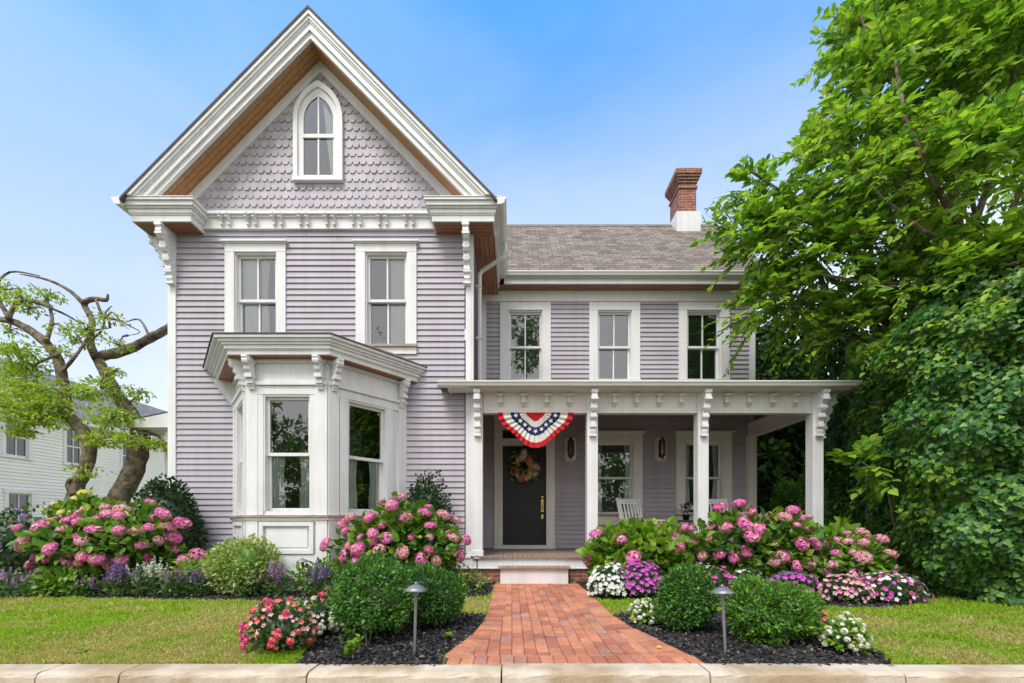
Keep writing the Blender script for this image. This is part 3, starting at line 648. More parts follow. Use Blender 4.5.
# porch roof: front plane and hipped right end
s_ = .16; xE = 5.90; zE = 3.44
zb_ = zE+s_*(DW-YE)
def pr_quad(mb, dz, x0=-1.26, mi=0):
    h = DW-YE
    a = [(x0, YE, zE+dz), (xE, YE, zE+dz), (xE-h, DW, zb_+dz), (x0, DW, zb_+dz)]
    b = [(xE, YE, zE+dz), (xE, DW, zE+dz), (xE-h, DW, zb_+dz)]
    return a, b
mb = MB(); a, b = pr_quad(mb, 0); mb.quad(a, 0, [(p[0], p[1]) for p in a]); mb.quad(b, 0, [(p[1], p[0]) for p in b])
mb.quad([(-1.26, YE, zE), (-1.26, DW, zb_), (-1.26, DW, zb_-.1), (-1.26, YE, zE-.1)], 0, [(0, 0), (1, 0), (1, 1), (0, 1)])
proof = mb.build('porch_roof', M['roof'], house)
mb = MB(); a, b = pr_quad(mb, -.10); a[0] = (XR, a[0][1], a[0][2]); a[3] = (XR, a[3][1], a[3][2]); mb.quad(a[::-1]); mb.quad(b[::-1]); mb.build('porch_ceiling', M['soffit_x'], proof)
mb = MB()
for (y0, y1, z0, z1) in ((7.50, 7.53, 3.325, 3.40), (7.53, 7.735, 3.318, 3.336)): mb.box(-1.10, xE-.10+ (0 if z0 > 3.32 else .0), y0, y1, z0, z1)
mb.box(-1.10, -1.07, 7.53, 7.80, 3.325, 3.43); mb.box(xE-.13, xE-.10, 7.531, DW, 3.325, 3.40); mb.box(5.46, xE-.13, 7.735, DW, 3.318, 3.336)
mb.build('fascia', M['cream'], proof)
mb = MB(); pr = [(7.53, 3.43), (7.405, 3.437), (7.405, 3.415), (7.42, 3.40), (7.435, 3.36), (7.47, 3.335), (7.498, 3.335), (7.498, 3.405), (7.53, 3.405)]
mb.prism([(-1.26, y, z) for y, z in pr], (xE+1.26, 0, 0))
mb.prism([(xE+.11-(y-7.42), DW, z) for y, z in pr], (0, 7.46-DW, 0)); mb.build('gutter', M['gutter'], proof)
# ---- door
mb = MB(); d0, d1 = DOOR
mb.fbox(FW, d0-.185, d0, -.08, .05, FLZ+.08, 3.14); mb.fbox(FW, d1, d1+.19, -.08, .05, FLZ+.08, 3.14); mb.fbox(FW, d0-.185, d1+.19, -.08, .055, 3.14, 3.40)
mb.fbox(FW, d0-.21, d1+.215, -.02, .08, 3.40, 3.44); mb.fbox(FW, d0, d1, -.08, .03, 2.765, 2.93); mb.fbox(FW, d0-.20, d1+.20, -.08, .06, FLZ+.001, FLZ+.08)
fr = mb.build('door_frame', M['cream'], house)
mb = MB(); mb.quad([FW.p(d0, -.05, 2.93), FW.p(d1, -.05, 2.93), FW.p(d1, -.05, 3.14), FW.p(d0, -.05, 3.14)]); mb.build('transom_pane', M['glass'], fr)
mb = MB(); mb.box(d0-.1, d1+.1, DW+.3, DW+.32, 2.8, 3.3); mb.build('hall_interior', M['dark'], fr)
mb = MB(); mb.fbox(FW, d0, d1, -.09, -.05, FLZ+.08, 2.765)
for (a, b, c, d) in ((.12, .86, .12, .75), (.12, .86, .9, 1.25)):
    for (p, q, r, s) in ((a, b, c, c+.03), (a, b, d-.03, d), (a, a+.03, c+.03, d-.03), (b-.03, b, c+.03, d-.03)): mb.fbox(FW, d0+p, d0+q, -.05, -.038, FLZ+.08+r, FLZ+.08+s)
door = mb.build('door', M['door'], house)
mb = MB()
for (p, q, r, s) in ((.13, .85, 1.42, 1.46), (.13, .85, 2.12, 2.16), (.13, .17, 1.46, 2.12), (.81, .85, 1.46, 2.12)): mb.fbox(FW, d0+p, d0+q, -.05, -.03, FLZ+.08+r, FLZ+.08+s)
mb.build('window_frame', M['door'], door)
mb = MB(); mb.fbox(FW, d0+.17, d0+.81, -.05, -.045, FLZ+1.54, FLZ+2.20); mb.build('pane', paint('dark door glass', (.03, .04, .042), .06, .1, 2, spec=.8), door)
mb = MB(); hx = d1-.085
mb.fbox(FW, hx-.028, hx+.028, -.05, -.038, 1.28, 1.56); mb.tube([FW.p(hx, -.04, 1.52), FW.p(hx, .02, 1.50), FW.p(hx, .03, 1.43), FW.p(hx, .015, 1.33), FW.p(hx, -.04, 1.31)], .011, 8); mb.lathe(FW.p(hx, -.03, 1.60), [(.03, -.03), (.034, 0), (.03, .03)], 12)
mb.fbox(FW, hx-.02, hx+.02, -.05, -.03, 1.12, 1.22); mb.build('handle', M['brass'], door)
# ---- sconces
for x in (1.31, 3.34):
    mb = MB(); q = [(-.09, -.26), (.09, -.26), (.13, -.19), (.13, .19), (.09, .26), (-.09, .26), (-.13, .19), (-.13, -.19)]
    mb.prism([FW.p(x+a, .02, 2.68+b) for a, b in q], (0, -.03, 0)); sc = mb.build('sconce', M['cream'], house)
    mb = MB(); c = FW.p(x, .14, 2.68)
    mb.lathe(c, [(.02, .25), (.03, .21), (.075, .17), (.078, .15)], 8); mb.lathe(c, [(.06, -.13), (.066, -.15), (.04, -.18), (.012, -.24)], 8)
    for k in range(8):
        a = PI/4*k; mb.tube([c+Vector((.068*math.cos(a), .068*math.sin(a), .16)), c+Vector((.06*math.cos(a), .06*math.sin(a), -.14))], .009, 5)
    mb.box(x-.02, x+.02, c.y, DW-.045, 2.60, 2.64); mb.box(x-.055, x+.055, DW-.065, DW-.051, 2.50, 2.86); mb.build('lantern', M['bronze'], sc)
    mb = MB(); mb.lathe(c, [(.052, .15), (.046, -.13)], 8); mb.build('glass', paint('amber glass', (.16, .10, .06), .15, .1, 4, spec=.7), sc)
# ---- side porch on the left of the house
mb = MB(); mb.prism([(-8.05, 9.35, 3.20), (XL+.02, 9.35, 3.62), (XL+.02, 12.2, 3.62), (-8.05, 12.2, 3.20)], (0, 0, .05)); sp = mb.build('side_porch_roof', M['roof_grey'], house)
mb = MB(); mb.prism([(-8.1, 9.30, 3.05), (XL-.03, 9.30, 3.05), (XL-.03, 9.30, 3.60), (-8.1, 9.30, 3.19)], (0, .04, 0)); mb.box(-8.12, -8.02, 9.341, 12.2, 3.09, 3.21); mb.box(-8.0, XL-.03, 9.36, 12.2, 3.02, 3.045); mb.build('fascia', M['white'], sp)
mb = MB(); mb.box(-7.46, -7.30, 9.45, 9.61, 0, 3.02); mb.build('side_porch_post', M['white'], house)
# ================================================================ things on the porch
def build_rocker(x, y, rz, label):
    r = empty('rocking_chair', (0, 0, 0), label, 'rocking chair', 'rocking chairs on the porch')
    W = .27
    def put(mb, name, bev=.004): return mb.build(name, M['white'], r, bevel=bev)
    mb = MB()
    for k in range(7): mb.box(-W+.02, W-.02, -.24+k*.072, -.24+k*.072+.062, .40-.008*k, .42-.008*k)
    put(mb, 'seat')
    mb = MB(); tilt = lambda z: .23+(z-.36)*.30
    def bar(x0, x1, z0, z1, t=.02): mb.prism([(x0, tilt(z0)-t/2, z0), (x1, tilt(z0)-t/2, z0), (x1, tilt(z1)-t/2, z1), (x0, tilt(z1)-t/2, z1)], (0, t, 0))
    for s in (-1, 1): bar(s*W-.022, s*W+.022, .15, 1.10, .04)
    bar(-W+.02, W-.02, .97, 1.08, .024); bar(-W+.02, W-.02, .44, .50, .024)
    for k in range(6): xx = -W+.06+k*(2*W-.12)/5; bar(xx-.018, xx+.018, .50, .97)
    put(mb, 'backrest')
    for s in (-1, 1):
        mb = MB(); pts = [(s*W, -.50+.98*t, .035+.42*(t-.45)**2) for t in [k/10 for k in range(11)]]; mb.tube(pts, .022, 6); put(mb, 'rocker', 0)
        mb = MB(); mb.box(s*W-.045, s*W+.045, -.30, .32, .62, .645); put(mb, 'armrest')
        mb = MB(); mb.tube([(s*W, -.24, .06), (s*W, -.24, .62)], .022, 8); put(mb, 'leg', 0)
        mb = MB(); mb.tube([(s*W, .18, .04), (s*W, .22, .40)], .022, 8); put(mb, 'leg', 0)
    mb = MB(); mb.tube([(-W, -.24, .2), (W, -.24, .2)], .013, 6); mb.tube([(-W, -.24, .30), (W, -.24, .30)], .013, 6); put(mb, 'stretcher', 0)
    r.location = (x, y, FLZ); r.rotation_euler = (0, 0, rz); return r
build_rocker(2.58, 8.72, R(24), 'white slatted rocking chair turned sideways on the porch before the window beside the door')
build_rocker(4.12, 8.72, R(-6), 'white slatted rocking chair facing out behind the third porch post')
t = empty('side_table', (3.62, 9.1, FLZ), 'small black iron table on the porch between the rocking chairs', 'table'); mb = MB()
mb.lathe((3.62, 9.1, FLZ), [(.22, .60), (.225, .62), (.22, .635)], 20); mb.build('tabletop', M['black_metal'], t)
for k in range(3):
    a = 2*PI*k/3+.4; mb = MB(); mb.tube([(3.62+.17*math.cos(a), 9.1+.17*math.sin(a), FLZ+.6), (3.62+.12*math.cos(a), 9.1+.12*math.sin(a), FLZ+.3), (3.62+.2*math.cos(a), 9.1+.2*math.sin(a), FLZ)], .010, 6); mb.build('leg', M['black_metal'], t)
pv = empty('potted_plant', (3.6, 9.1, FLZ+.636), 'small dark pot of dark leafy stems on the black iron porch table', 'plant'); mb = MB()
mb.lathe((3.6, 9.1, FLZ+.636), [(.05, 0), (.075, .10), (.08, .12), (.07, .12)], 14); mb.build('pot', M['black_metal'], pv, True)
p, nr, r_ = shell(60, (.15, .15, .13), 5, .2, .3, -.4); link('foliage', leaves_mesh('foliage', 'ovate', p+np.array((0, 0, .2)), nr, np.tile((0, 0, 1.), (len(p), 1)), r_.uniform(.06, .1, len(p)), [LEAF['dark leaf']]), pv)
p, nr, r_ = shell(40, (.12, .12, .10), 6, .2, .5, -.2); link('blossoms', leaves_mesh('blossoms', 'small', p+np.array((0, 0, .22)), nr, np.tile((0, -1., .2), (len(p), 1)), r_.uniform(.04, .06, len(p)), [LEAF['white petal']], width=1.6), pv)['kind'] = 'stuff'
# houseplant behind the upper window
hp = empty('houseplant', (-2.42, DG+.155, 4.235), 'tiny potted houseplant behind the right upper window of the gable', 'plant')
mb = MB(); mb.lathe((-2.42, DG+.18, 4.235), [(.045, 0), (.06, .09), (.055, .095)], 12); mb.build('pot', M['pot'], hp, True)
p, nr, r_ = shell(70, (.12, .05, .11), 9, .2, .2, -.5); link('foliage', leaves_mesh('foliage', 'ovate', p+np.array((0, .03, .19)), nr, np.tile((0, -1., .4), (len(p), 1)), r_.uniform(.05, .08, len(p)), [LEAF['salvia leaf']]), hp)
# wreath on the door
wr = empty('wreath', (.275, DW-.02, 2.31), 'round flower wreath of peach, pink and yellow blooms on the dark front door', 'wreath')
r_ = np.random.default_rng(3); n = 420; th = r_.uniform(0, 2*PI, n); ph = r_.uniform(0, 2*PI, n); q = r_.uniform(.4, 1, n)*.10
ca, sa = np.cos(th), np.sin(th); rr = .23+q*np.cos(ph)
p = np.stack([rr*ca, -np.abs(q*np.sin(ph))*.9-.01, rr*sa], 1); ax = unit(np.stack([ca*np.cos(ph)-.6*sa, -np.abs(np.sin(ph)), sa*np.cos(ph)+.6*ca], 1)+r_.normal(size=(n, 3))*.4)
link('foliage', leaves_mesh('foliage', 'ovate', p, ax, np.tile((0, -1., .1), (n, 1)), r_.uniform(.07, .13, n), [LEAF['salvia leaf'], LEAF['dark leaf']], r_.integers(0, 2, n)), wr)
def flower_mesh(name, mats, nf=46, r=1.0, seed=1, flat=.75, kind='floret', jit=.12):
    """a rounded head of small four-petalled florets, unit size"""
    q = np.random.default_rng(seed); k = np.arange(nf)+.5; z = 1-1.45*k/nf; a = k*2.39996
    d = np.stack([np.sqrt(np.maximum(0, 1-z*z))*np.cos(a), np.sqrt(np.maximum(0, 1-z*z))*np.sin(a), z], 1); d = unit(d+q.normal(size=d.shape)*jit)
    c = d*np.array((1, 1, flat))*q.uniform(.9, 1.06, (nf, 1)); fs = .375*math.sqrt(46/nf)
    t1 = unit(np.cross(d, q.normal(size=d.shape))); t2 = np.cross(d, t1); P_, A_, N_ = [], [], []
    for m in range(4):
        an = m*PI/2; P_.append(c); A_.append(t1*math.cos(an)+t2*math.sin(an)+d*.15); N_.append(d)
    pos = np.concatenate(P_); return leaves_mesh(name, 'small', pos, np.concatenate(A_), np.concatenate(N_), np.full(len(pos), fs), mats, np.tile(q.integers(0, len(mats), nf), 4) if len(mats) > 1 else None, width=1.55)
rose = [flower_mesh('bloom', [LEAF[k]], 30, seed=i+20) for i, k in enumerate(('peach petal', 'coral petal', 'yellow petal', 'pale pink petal', 'cream petal'))]
for k in range(36):
    a = 2*PI*k/36+random.uniform(-.1, .1); rr = .22+random.uniform(-.09, .09); o = link('bloom', rose[random.choice((0, 0, 3, 1, 2, 3, 4, 4))], wr, (rr*math.cos(a), -.10-random.uniform(0, .03), rr*math.sin(a)-.02))
    o.scale = (.078*random.uniform(.6, 1.2),)*3; o.rotation_euler = (R(90), 0, a)
# bunting fan hung from the porch beam
bx, by, bz = .41, 7.70, 2.962
bt = empty('bunting', (bx, by, bz), 'red, white and blue pleated fan bunting with stars hung over the front steps', 'bunting')
BANDS = [(0, .25, 0), (.25, .42, 1), (.42, .66, 2), (.66, .86, 1), (.86, 1.0, 0)]
def bp(t, r):      # t: 0..pi, r: 0..1
    Rr = .66-.125*math.sin(2*t)**2-.05*math.sin(t)**6
    y = -.018*math.cos(t*34)*r**.7-.02*r
    return Vector((bx+Rr*r*math.cos(t), by+y, bz-Rr*r*math.sin(t)-.012*abs(math.cos(t*17))*r*(r > .9)))
mb = MB(); seg = 272
for (r0, r1, mi) in BANDS:
    for (q0, q1) in ((r0, (r0+r1)/2), ((r0+r1)/2, r1)):
        vs = [bp(PI*i/seg, q) for q in (q0, q1) for i in range(seg+1)]
        mb.add(vs, [(i, i+1, seg+1+i+1, seg+1+i) for i in range(seg)], mi)
fan = mb.build('fan', [paint('red cloth', (.50, .015, .025), .85, .08, 9), paint('off white cloth', (.66, .64, .60), .85, .05, 9), paint('navy cloth', (.012, .03, .13), .85, .1, 9)], bt, True)
for k in range(9):
    t = PI*(k+.5)/9; c = bp(t, .54)+Vector((0, -.030, 0)); ra = Vector((math.cos(t), 0, -math.sin(t))); tn = Vector((math.sin(t), 0, math.cos(t))); mb = MB()
    mb.prism([c+(ra*math.cos(j*PI/5)+tn*math.sin(j*PI/5))*(.046 if j % 2 == 0 else .019) for j in range(10)], (0, -.002, 0)); mb.build('star', bpy.data.materials['off white cloth'], bt)
mb = MB(); mb.box(bx-.66, bx+.66, by-.004, by+.012, bz-.015, bz+.005); mb.build('hem', bpy.data.materials['red cloth'], bt)
# path lights
def path_light(loc, h, label, first=[None]):
    if first[0] is None:
        o = empty('path_light', (0, 0, 0), label, 'path light', 'path lights along the beds'); first[0] = o; H = .55
        mb = MB(); mb.tube([(0, 0, -.05), (0, 0, H-.06)], .0115, 10); mb.build('pole', M['galv'], o)
        mb = MB(); mb.lathe((0, 0, 0), [(.022, H-.085), (.024, H-.055), (.017, H-.04)], 12); mb.build('socket', M['galv'], o)
        mb = MB(); mb.lathe((0, 0, 0), [(.088, H-.050), (.091, H-.044), (.062, H-.022), (.03, H-.006), (.012, H)], 24); mb.build('shade', M['galv'], o, True)
        mb = MB(); mb.lathe((0, 0, 0), [(.01, H), (.013, H+.008), (.006, H+.018)], 10); mb.build('finial', M['galv'], o)
        WLOC[o] = Vector((0, 0, 0))
    else:
        o = copy_tree(first[0]); o['label'] = label
    o.location = loc; s = h/.55; o.scale = (1, 1, s); o.rotation_euler = (R(random.uniform(-2, 2)), R(random.uniform(-2, 2)), 0); return o
path_light(G(414.5, 655), .56, 'grey path light standing in front of the big round boxwood left of the walk')
path_light(G(725.5, 656), .54, 'grey path light standing between the two round boxwoods right of the walk')
path_light(Vector((-.56, 7.15, 0)), .50, 'small dark path light in the bed beside the left porch post')
path_light(G(177, 597.5)+Vector((0, .25, 0)), .36, 'small grey path light below the tall pink hydrangea in the left bed')
path_light(Vector((P(303, 560, 6.35).x, 6.35, 0)), .52, 'small grey path light below the bay window panel')
# ================================================================ the ground
def flat(name, pts, z, mat, kind='structure', uv=False):
    mb = MB(); v = [(p[0], p[1], z) for p in pts]; mb.quad(v, 0, [(p[0], p[1]) for p in v]); o = mb.build(name, mat); tag(o, kind=kind); return o
KB, KF = 3.23, 3.03
m, nt, b = new_mat('lawn soil and turf')
nz = noise(nt, .9, 6); n2 = noise(nt, 14, 5)
c = mix(nt, n2, ramp(nt, nz, [(.35, (.16, .22, .025)), (.6, (.26, .28, .05)), (.75, (.38, .33, .12))]), (.14, .17, .03)); L(nt, c, b.inputs['Base Color']); b.inputs['Roughness'].default_value = 1; bump(nt, b, n2, .8, .03)
M['turf'] = m
mb = MB(); mb.quad([(-250, KB-.1, 0), (250, KB-.1, 0), (250, 400, 0), (-250, 400, 0)]); mb.quad([(-250, KB-.1, -.2), (250, KB-.1, -.2), (250, KB-.1, 0), (-250, KB-.1, 0)])
mb.quad([(-250, -250, -.155), (250, -250, -.155), (250, KB-.1, -.155), (-250, KB-.1, -.155)]); tag(mb.build('ground', m), kind='structure')
m, nt, b = new_mat('asphalt'); L(nt, ramp(nt, noise(nt, 60, 4), [(.3, (.035, .035, .037)), (.7, (.075, .073, .07))]), b.inputs['Base Color']); b.inputs['Roughness'].default_value = .9
flat('road', [(-60, -7), (60, -7), (60, KF), (-60, KF)], -.15, m)
# kerb
m, nt, b = new_mat('kerb concrete')
n1 = noise(nt, 3, 8); n2 = noise(nt, 90, 3); tc = N(nt, 'ShaderNodeTexCoord'); sx = N(nt, 'ShaderNodeSeparateXYZ'); L(nt, tc.outputs['Object'], sx.inputs[0])
c = ramp(nt, n1, [(.3, (.46, .37, .27)), (.55, (.58, .49, .38)), (.75, (.64, .55, .44))])
n3 = noise(nt, 1.3, 8); st_ = ramp(nt, n3, [(.42, (.7, .62, .5)), (.55, (1, 1, 1))])
c = mix(nt, 1.0, c, st_, 'MULTIPLY'); c = mix(nt, 1.0, c, ramp(nt, n2, [(.3, (.86, .86, .86)), (.6, (1.06, 1.06, 1.06))]), 'MULTIPLY')
vo = N(nt, 'ShaderNodeTexVoronoi'); vo.inputs['Scale'].default_value = 55; L(nt, tc.outputs['Object'], vo.inputs['Vector'])
pit = ramp(nt, vo.outputs['Distance'], [(.06, (.45, .4, .34)), (.16, (1, 1, 1))]); c = mix(nt, .5, c, mix(nt, 1.0, c, pit, 'MULTIPLY'))
L(nt, c, b.inputs['Base Color']); b.inputs['Roughness'].default_value = .9; bump(nt, b, n2, .5, .006)
JX = [-7.2, -4.6, G(70, 664).x, G(147, 664).x, G(320, 665).x, G(502, 666).x, G(700, 667).x, G(885, 667).x, 4.4, 6.5, 9]
mb = MB()
for i, (a, c_) in enumerate(zip(JX[:-1], JX[1:])):
    a += .006; c_ -= .006; dz = [0, 0, .0, .002, -.003, .004, .004, -.004, 0, 0, 0][i]
    pr = [(KF-.03, -.16), (KF-.012, -.02), (KF-.008, -.008+dz), (KF+.006, .006+dz), (KF+.03, .011+dz), (KB-.015, .012+dz), (KB, .004+dz), (KB, -.16)]
    nseg = max(2, int((c_-a)/.08)); vs = []
    for k in range(nseg+1):
        x = a+(c_-a)*k/nseg
        for y, z in pr:
            e = .005 if (y < KF+.02 and z > -.05) else .001
            vs.append((x+(random.uniform(-.004, .004) if 0 < k < nseg else 0), y+random.uniform(-e, e)*.8, z+random.uniform(-e, e)*.7))
    q = len(pr); mb.add(vs, [(k*q+j, (k+1)*q+j, (k+1)*q+j+1, k*q+j+1) for k in range(nseg) for j in range(q-1)]+[tuple(range(q))[::-1], tuple(range(nseg*q, nseg*q+q))])
tag(mb.build('kerb', m), kind='structure')
# path
lp = [(442, 667), (445, 655.6), (465.6, 640), (478, 629), (488, 613), (491, 600), (493, 590), (494, 580.6)]
rp = [(710, 667.5), (700, 661), (679, 651), (653, 638), (630, 627), (611, 614.5), (594.8, 599), (585, 590), (574, 580.6)]
LP = [G(*p) for p in lp]; RP = [G(*p) for p in rp]; LP[0].y = RP[0].y = KB+.005; LP[-1].y = RP[-1].y = 7.46
def interp(pts, y):
    for a, b_ in zip(pts[:-1], pts[1:]):
        if a.y <= y <= b_.y: return a.x+(b_.x-a.x)*(y-a.y)/(b_.y-a.y)
    return pts[0].x if y < pts[0].y else pts[-1].x
m, nt, b = new_mat('clay paving brick')
isl = island(nt); c = ramp(nt, isl, [(0, (.36, .13, .085)), (.25, (.47, .17, .095)), (.55, (.54, .205, .11)), (.8, (.58, .25, .13)), (.93, (.40, .18, .13)), (1, (.50, .27, .20))])
n1 = noise(nt, 26, 6); c = mix(nt, 1.0, c, ramp(nt, n1, [(.3, (.78, .76, .76)), (.68, (1.1, 1.1, 1.1))]), 'MULTIPLY'); n2 = noise(nt, 2.2, 7); c = mix(nt, 1.0, c, ramp(nt, n2, [(.35, (.74, .76, .78)), (.62, (1.1, 1.08, 1.06))]), 'MULTIPLY'); c = mix(nt, ramp(nt, noise(nt, 5, 8), [(.58, (0, 0, 0)), (.8, (.5, .5, .5))]), c, (.46, .36, .28))
L(nt, c, b.inputs['Base Color']); b.inputs['Roughness'].default_value = .8; bump(nt, b, n1, .35, .004); M['paver'] = m
mb = MB()
def paver(c, u, v, a, h, dz=0):     # centre, unit along, half sizes
    u = Vector((u[0], u[1], 0)).normalized(); w = Vector((-u.y, u.x, 0)); zt = random.uniform(.010, .015)+dz; e = .005; tl = random.uniform(-.0015, .0015)
    lo = [c+u*s*(a)+w*t*(h) for s, t in ((-1, -1), (1, -1), (1, 1), (-1, 1))]; hi = [c+u*s*(a-e)+w*t*(h-e) for s, t in ((-1, -1), (1, -1), (1, 1), (-1, 1))]
    vs = [p+Vector((0, 0, -.02)) for p in lo]+[p+Vector((0, 0, zt-e)) for p in lo]+[p+Vector((0, 0, zt+tl*(1 if i < 2 else -1))) for i, p in enumerate(hi)]
    fs = [(8, 9, 10, 11)]+[(k, (k+1) % 4, 4+(k+1) % 4, 4+k) for k in range(4)]+[(4+k, 4+(k+1) % 4, 8+(k+1) % 4, 8+k) for k in range(4)]; mb.add(vs, fs)
bw, bl = .1, .2; g = .0035
# header row along the kerb
y = KB+.10; x = interp(LP, y)+.03
while x < interp(RP, y)-.02: paver(Vector((x+bw/2, y, 0)), (1, 0), None, bw/2-g*.5, .098); x += bw
# border bricks laid across both edges
for pts, s in ((LP, 1), (RP, -1)):
    dense = []; 
    for a, c_ in zip(pts[:-1], pts[1:]):
        k = max(2, int((c_-a).length/.01)); dense += [a+(c_-a)*i/k for i in range(k)]
    acc = 0; last = None; dense = [p for p in dense if p.y > KB+.21]
    for i, p in enumerate(dense[:-1]):
        t = dense[min(i+8, len(dense)-1)]-dense[max(i-8, 0)]; t.normalize()
        if last is None or (p-last).length >= bw:
            last = p; n_ = Vector((t.y, -t.x, 0))*s; paver(p+n_*.1, (t.x, t.y), None, bw/2-g*.5, .098)
# running columns
xi = -1.2
while xi < 2.2:
    y = KB+.205-(0 if int(round(xi/bw)) % 2 else .1)
    while y < 7.44:
        y0, y1 = max(y, KB+.205), min(y+bl, 7.44)
        for ya, yb_ in ([(y0, y1)] if y1-y0 > .03 else []):
            ym = (ya+yb_)/2
            if xi > max(interp(LP, ya), interp(LP, yb_))+.03 and xi+bw < min(interp(RP, ya), interp(RP, yb_))-.03: paver(Vector((xi+bw/2, ym, 0)), (0, 1), None, (yb_-ya)/2-g*.5, bw/2-g*.5, -.0035)
        y += bl
    xi += bw
path = mb.build('path', M['paver']); tag(path, kind='structure')
pb = [(p.x, p.y) for p in LP]+[(p.x, p.y) for p in RP[::-1]]
flat('path_bed', pb, .0015, paint('dark joint sand', (.10, .062, .045), .95, .2, 20))
# mulch beds
def poly(px): return [(G(*p).x, G(*p).y) for p in px]
bed_l = [(-14, 6.3)]+poly([(-120, 597), (0, 597.5), (120, 598.5), (220, 601), (320, 602), (400, 600), (452, 598), (489, 597)])+[(-.30, 7.0), (-.27, 7.8), (-14, 7.8)]
bed_fl = poly([(296, 666), (312, 644), (330, 630), (380, 622), (440, 616), (487, 615), (478, 629), (465.6, 640), (445, 655.6), (442, 667)])
bed_r = [(RP[-1].x, 7.8), (RP[-1].x, 7.45)]+poly([(585, 590), (597, 600), (640, 600), (720, 602), (800, 607), (860, 609), (905, 607), (935, 599), (945, 592)])+[(6.6, 7.8)]
bed_fr = poly([(709, 667), (700, 661), (679, 651), (653, 638), (630, 627), (613, 616), (640, 613), (700, 612), (790, 612), (835, 626), (862, 645), (885, 657), (890, 667)])
BEDS = [bed_l, bed_fl, bed_r, bed_fr]
m, nt, b = new_mat('black mulch'); n1 = noise(nt, 45, 6); L(nt, ramp(nt, n1, [(.3, (.012, .011, .012)), (.7, (.05, .045, .045))]), b.inputs['Base Color']); b.inputs['Roughness'].default_value = .95; bump(nt, b, n1, 1, .03); M['mulch'] = m
for q in BEDS: flat('mulch_bed', q, .006, m)
def inside(x, y, q):
    r = np.zeros(len(x), bool); n = len(q); j = n-1
    for i in range(n):
        xi_, yi = q[i]; xj, yj = q[j]; c = ((yi > y) != (yj > y)) & (x < (xj-xi_)*(y-yi)/((yj-yi) or 1e-9)+xi_); r ^= c; j = i
    return r
m, nt, b = new_mat('mulch chips'); L(nt, ramp(nt, island(nt), [(0, (.01, .009, .009)), (.6, (.04, .035, .034)), (.9, (.09, .08, .075)), (1, (.22, .19, .16))]), b.inputs['Base Color']); b.inputs['Roughness'].default_value = .9
ps = []
for q, n in zip(BEDS, (16000, 6500, 9000, 8000)):
    a = np.array(q); x = RNG.uniform(max(a[:, 0].min(), -8), a[:, 0].max(), n); y = RNG.uniform(a[:, 1].min(), min(a[:, 1].max(), 7.6), n); k = inside(x, y, q); ps.append(np.stack([x[k], y[k], RNG.uniform(.006, .03, k.sum())], 1))
pp = np.concatenate(ps); n = len(pp); ax = RNG.normal(size=(n, 3))*np.array((1, 1, .45)); nn_ = RNG.normal(size=(n, 3))+np.array((0, 0, .9))
tag(link('mulch', leaves_mesh('mulch', 'small', pp, ax, nn_, RNG.uniform(.018, .05, n), [m], width=1.0)), 'black shredded bark mulch in the flower beds', 'mulch', kind='stuff')
# grass blades
n = 330000
d = 1/np.sqrt(RNG.uniform(1/11.0**2, 1/(KB-.0)**2, n)); x = RNG.uniform(-1.28, 1.28, n)*d; y = d
k = ~inside(x, y, pb)
for q in BEDS: k &= ~inside(x, y, q)
k &= ~((x > XL) & (x < XE) & (y > 7.5)); k &= (y > KB+.008)
bare = (((x-3.72)/.25)**2+((y-3.85)/.10)**2) < 1+.5*np.sin(x*31)*np.sin(y*41); k &= ~(bare & (RNG.uniform(size=n) < .93))
x, y = x[k], y[k]; n = len(x)
def vn(x, y, s, sd):
    g = np.random.default_rng(sd).uniform(-1, 1, (64, 64)); u, v = x*s+20, y*s+20; i, j = np.floor(u).astype(int), np.floor(v).astype(int); fu, fv = u-i, v-j; fu, fv = fu*fu*(3-2*fu), fv*fv*(3-2*fv)
    h = lambda a, b: g[a % 64, b % 64]
    return (h(i, j)*(1-fu)+h(i+1, j)*fu)*(1-fv)+(h(i, j+1)*(1-fu)+h(i+1, j+1)*fu)*fv
patch = .9*vn(x, y, .9, 1)+.8*vn(x, y, 2.3, 2)+.5*vn(x, y, 6, 3)
patch0 = np.sin(x*1.7+.6*np.sin(y*2.1))*np.sin(y*2.6+.8*np.sin(x*1.3))+.6*np.sin(x*4.1+y*3.3)
dry = (RNG.uniform(size=n) < .24+.60*np.clip(patch, -.5, 1.1))
h = RNG.uniform(.016, .044, n)*(1-.3*np.clip(patch, 0, 1))*(1+.5*vn(x, y, 5, 8)); w = RNG.uniform(.0035, .0065, n)*(.55+y/5.5); an = RNG.uniform(0, 2*PI, n); ln_ = RNG.normal(size=(n, 2))*.45*h[:, None]
V = np.empty((n, 4, 3)); dx, dy = np.cos(an)*w, np.sin(an)*w
V[:, 0] = np.stack([x-dx, y-dy, np.zeros(n)], 1); V[:, 1] = np.stack([x+dx, y+dy, np.zeros(n)], 1)
V[:, 2] = np.stack([x+ln_[:, 0]*.4+dx*.6, y+ln_[:, 1]*.4+dy*.6, h*.6], 1); V[:, 3] = np.stack([x+ln_[:, 0], y+ln_[:, 1], h], 1)
F = np.tile(np.array([0, 1, 2, 0, 2, 3]), n)+np.repeat(np.arange(n)*4, 6)
lm('grass blade', [(0, (.18, .36, .018)), (.5, (.31, .50, .03)), (1, (.48, .60, .07))], trans=.45, rough=.6, spec=.2)
lm('dry grass blade', [(0, (.42, .38, .11)), (.6, (.56, .48, .19)), (1, (.66, .55, .30))], trans=.4, rough=.7, spec=.2)
tag(link('grass', mesh_np('grass', V.reshape(-1, 3), F, 3, [LEAF['grass blade'], LEAF['dry grass blade']], np.repeat(dry.astype(int), 2))), 'short sunlit lawn grass with straw coloured patches', 'grass', kind='stuff')
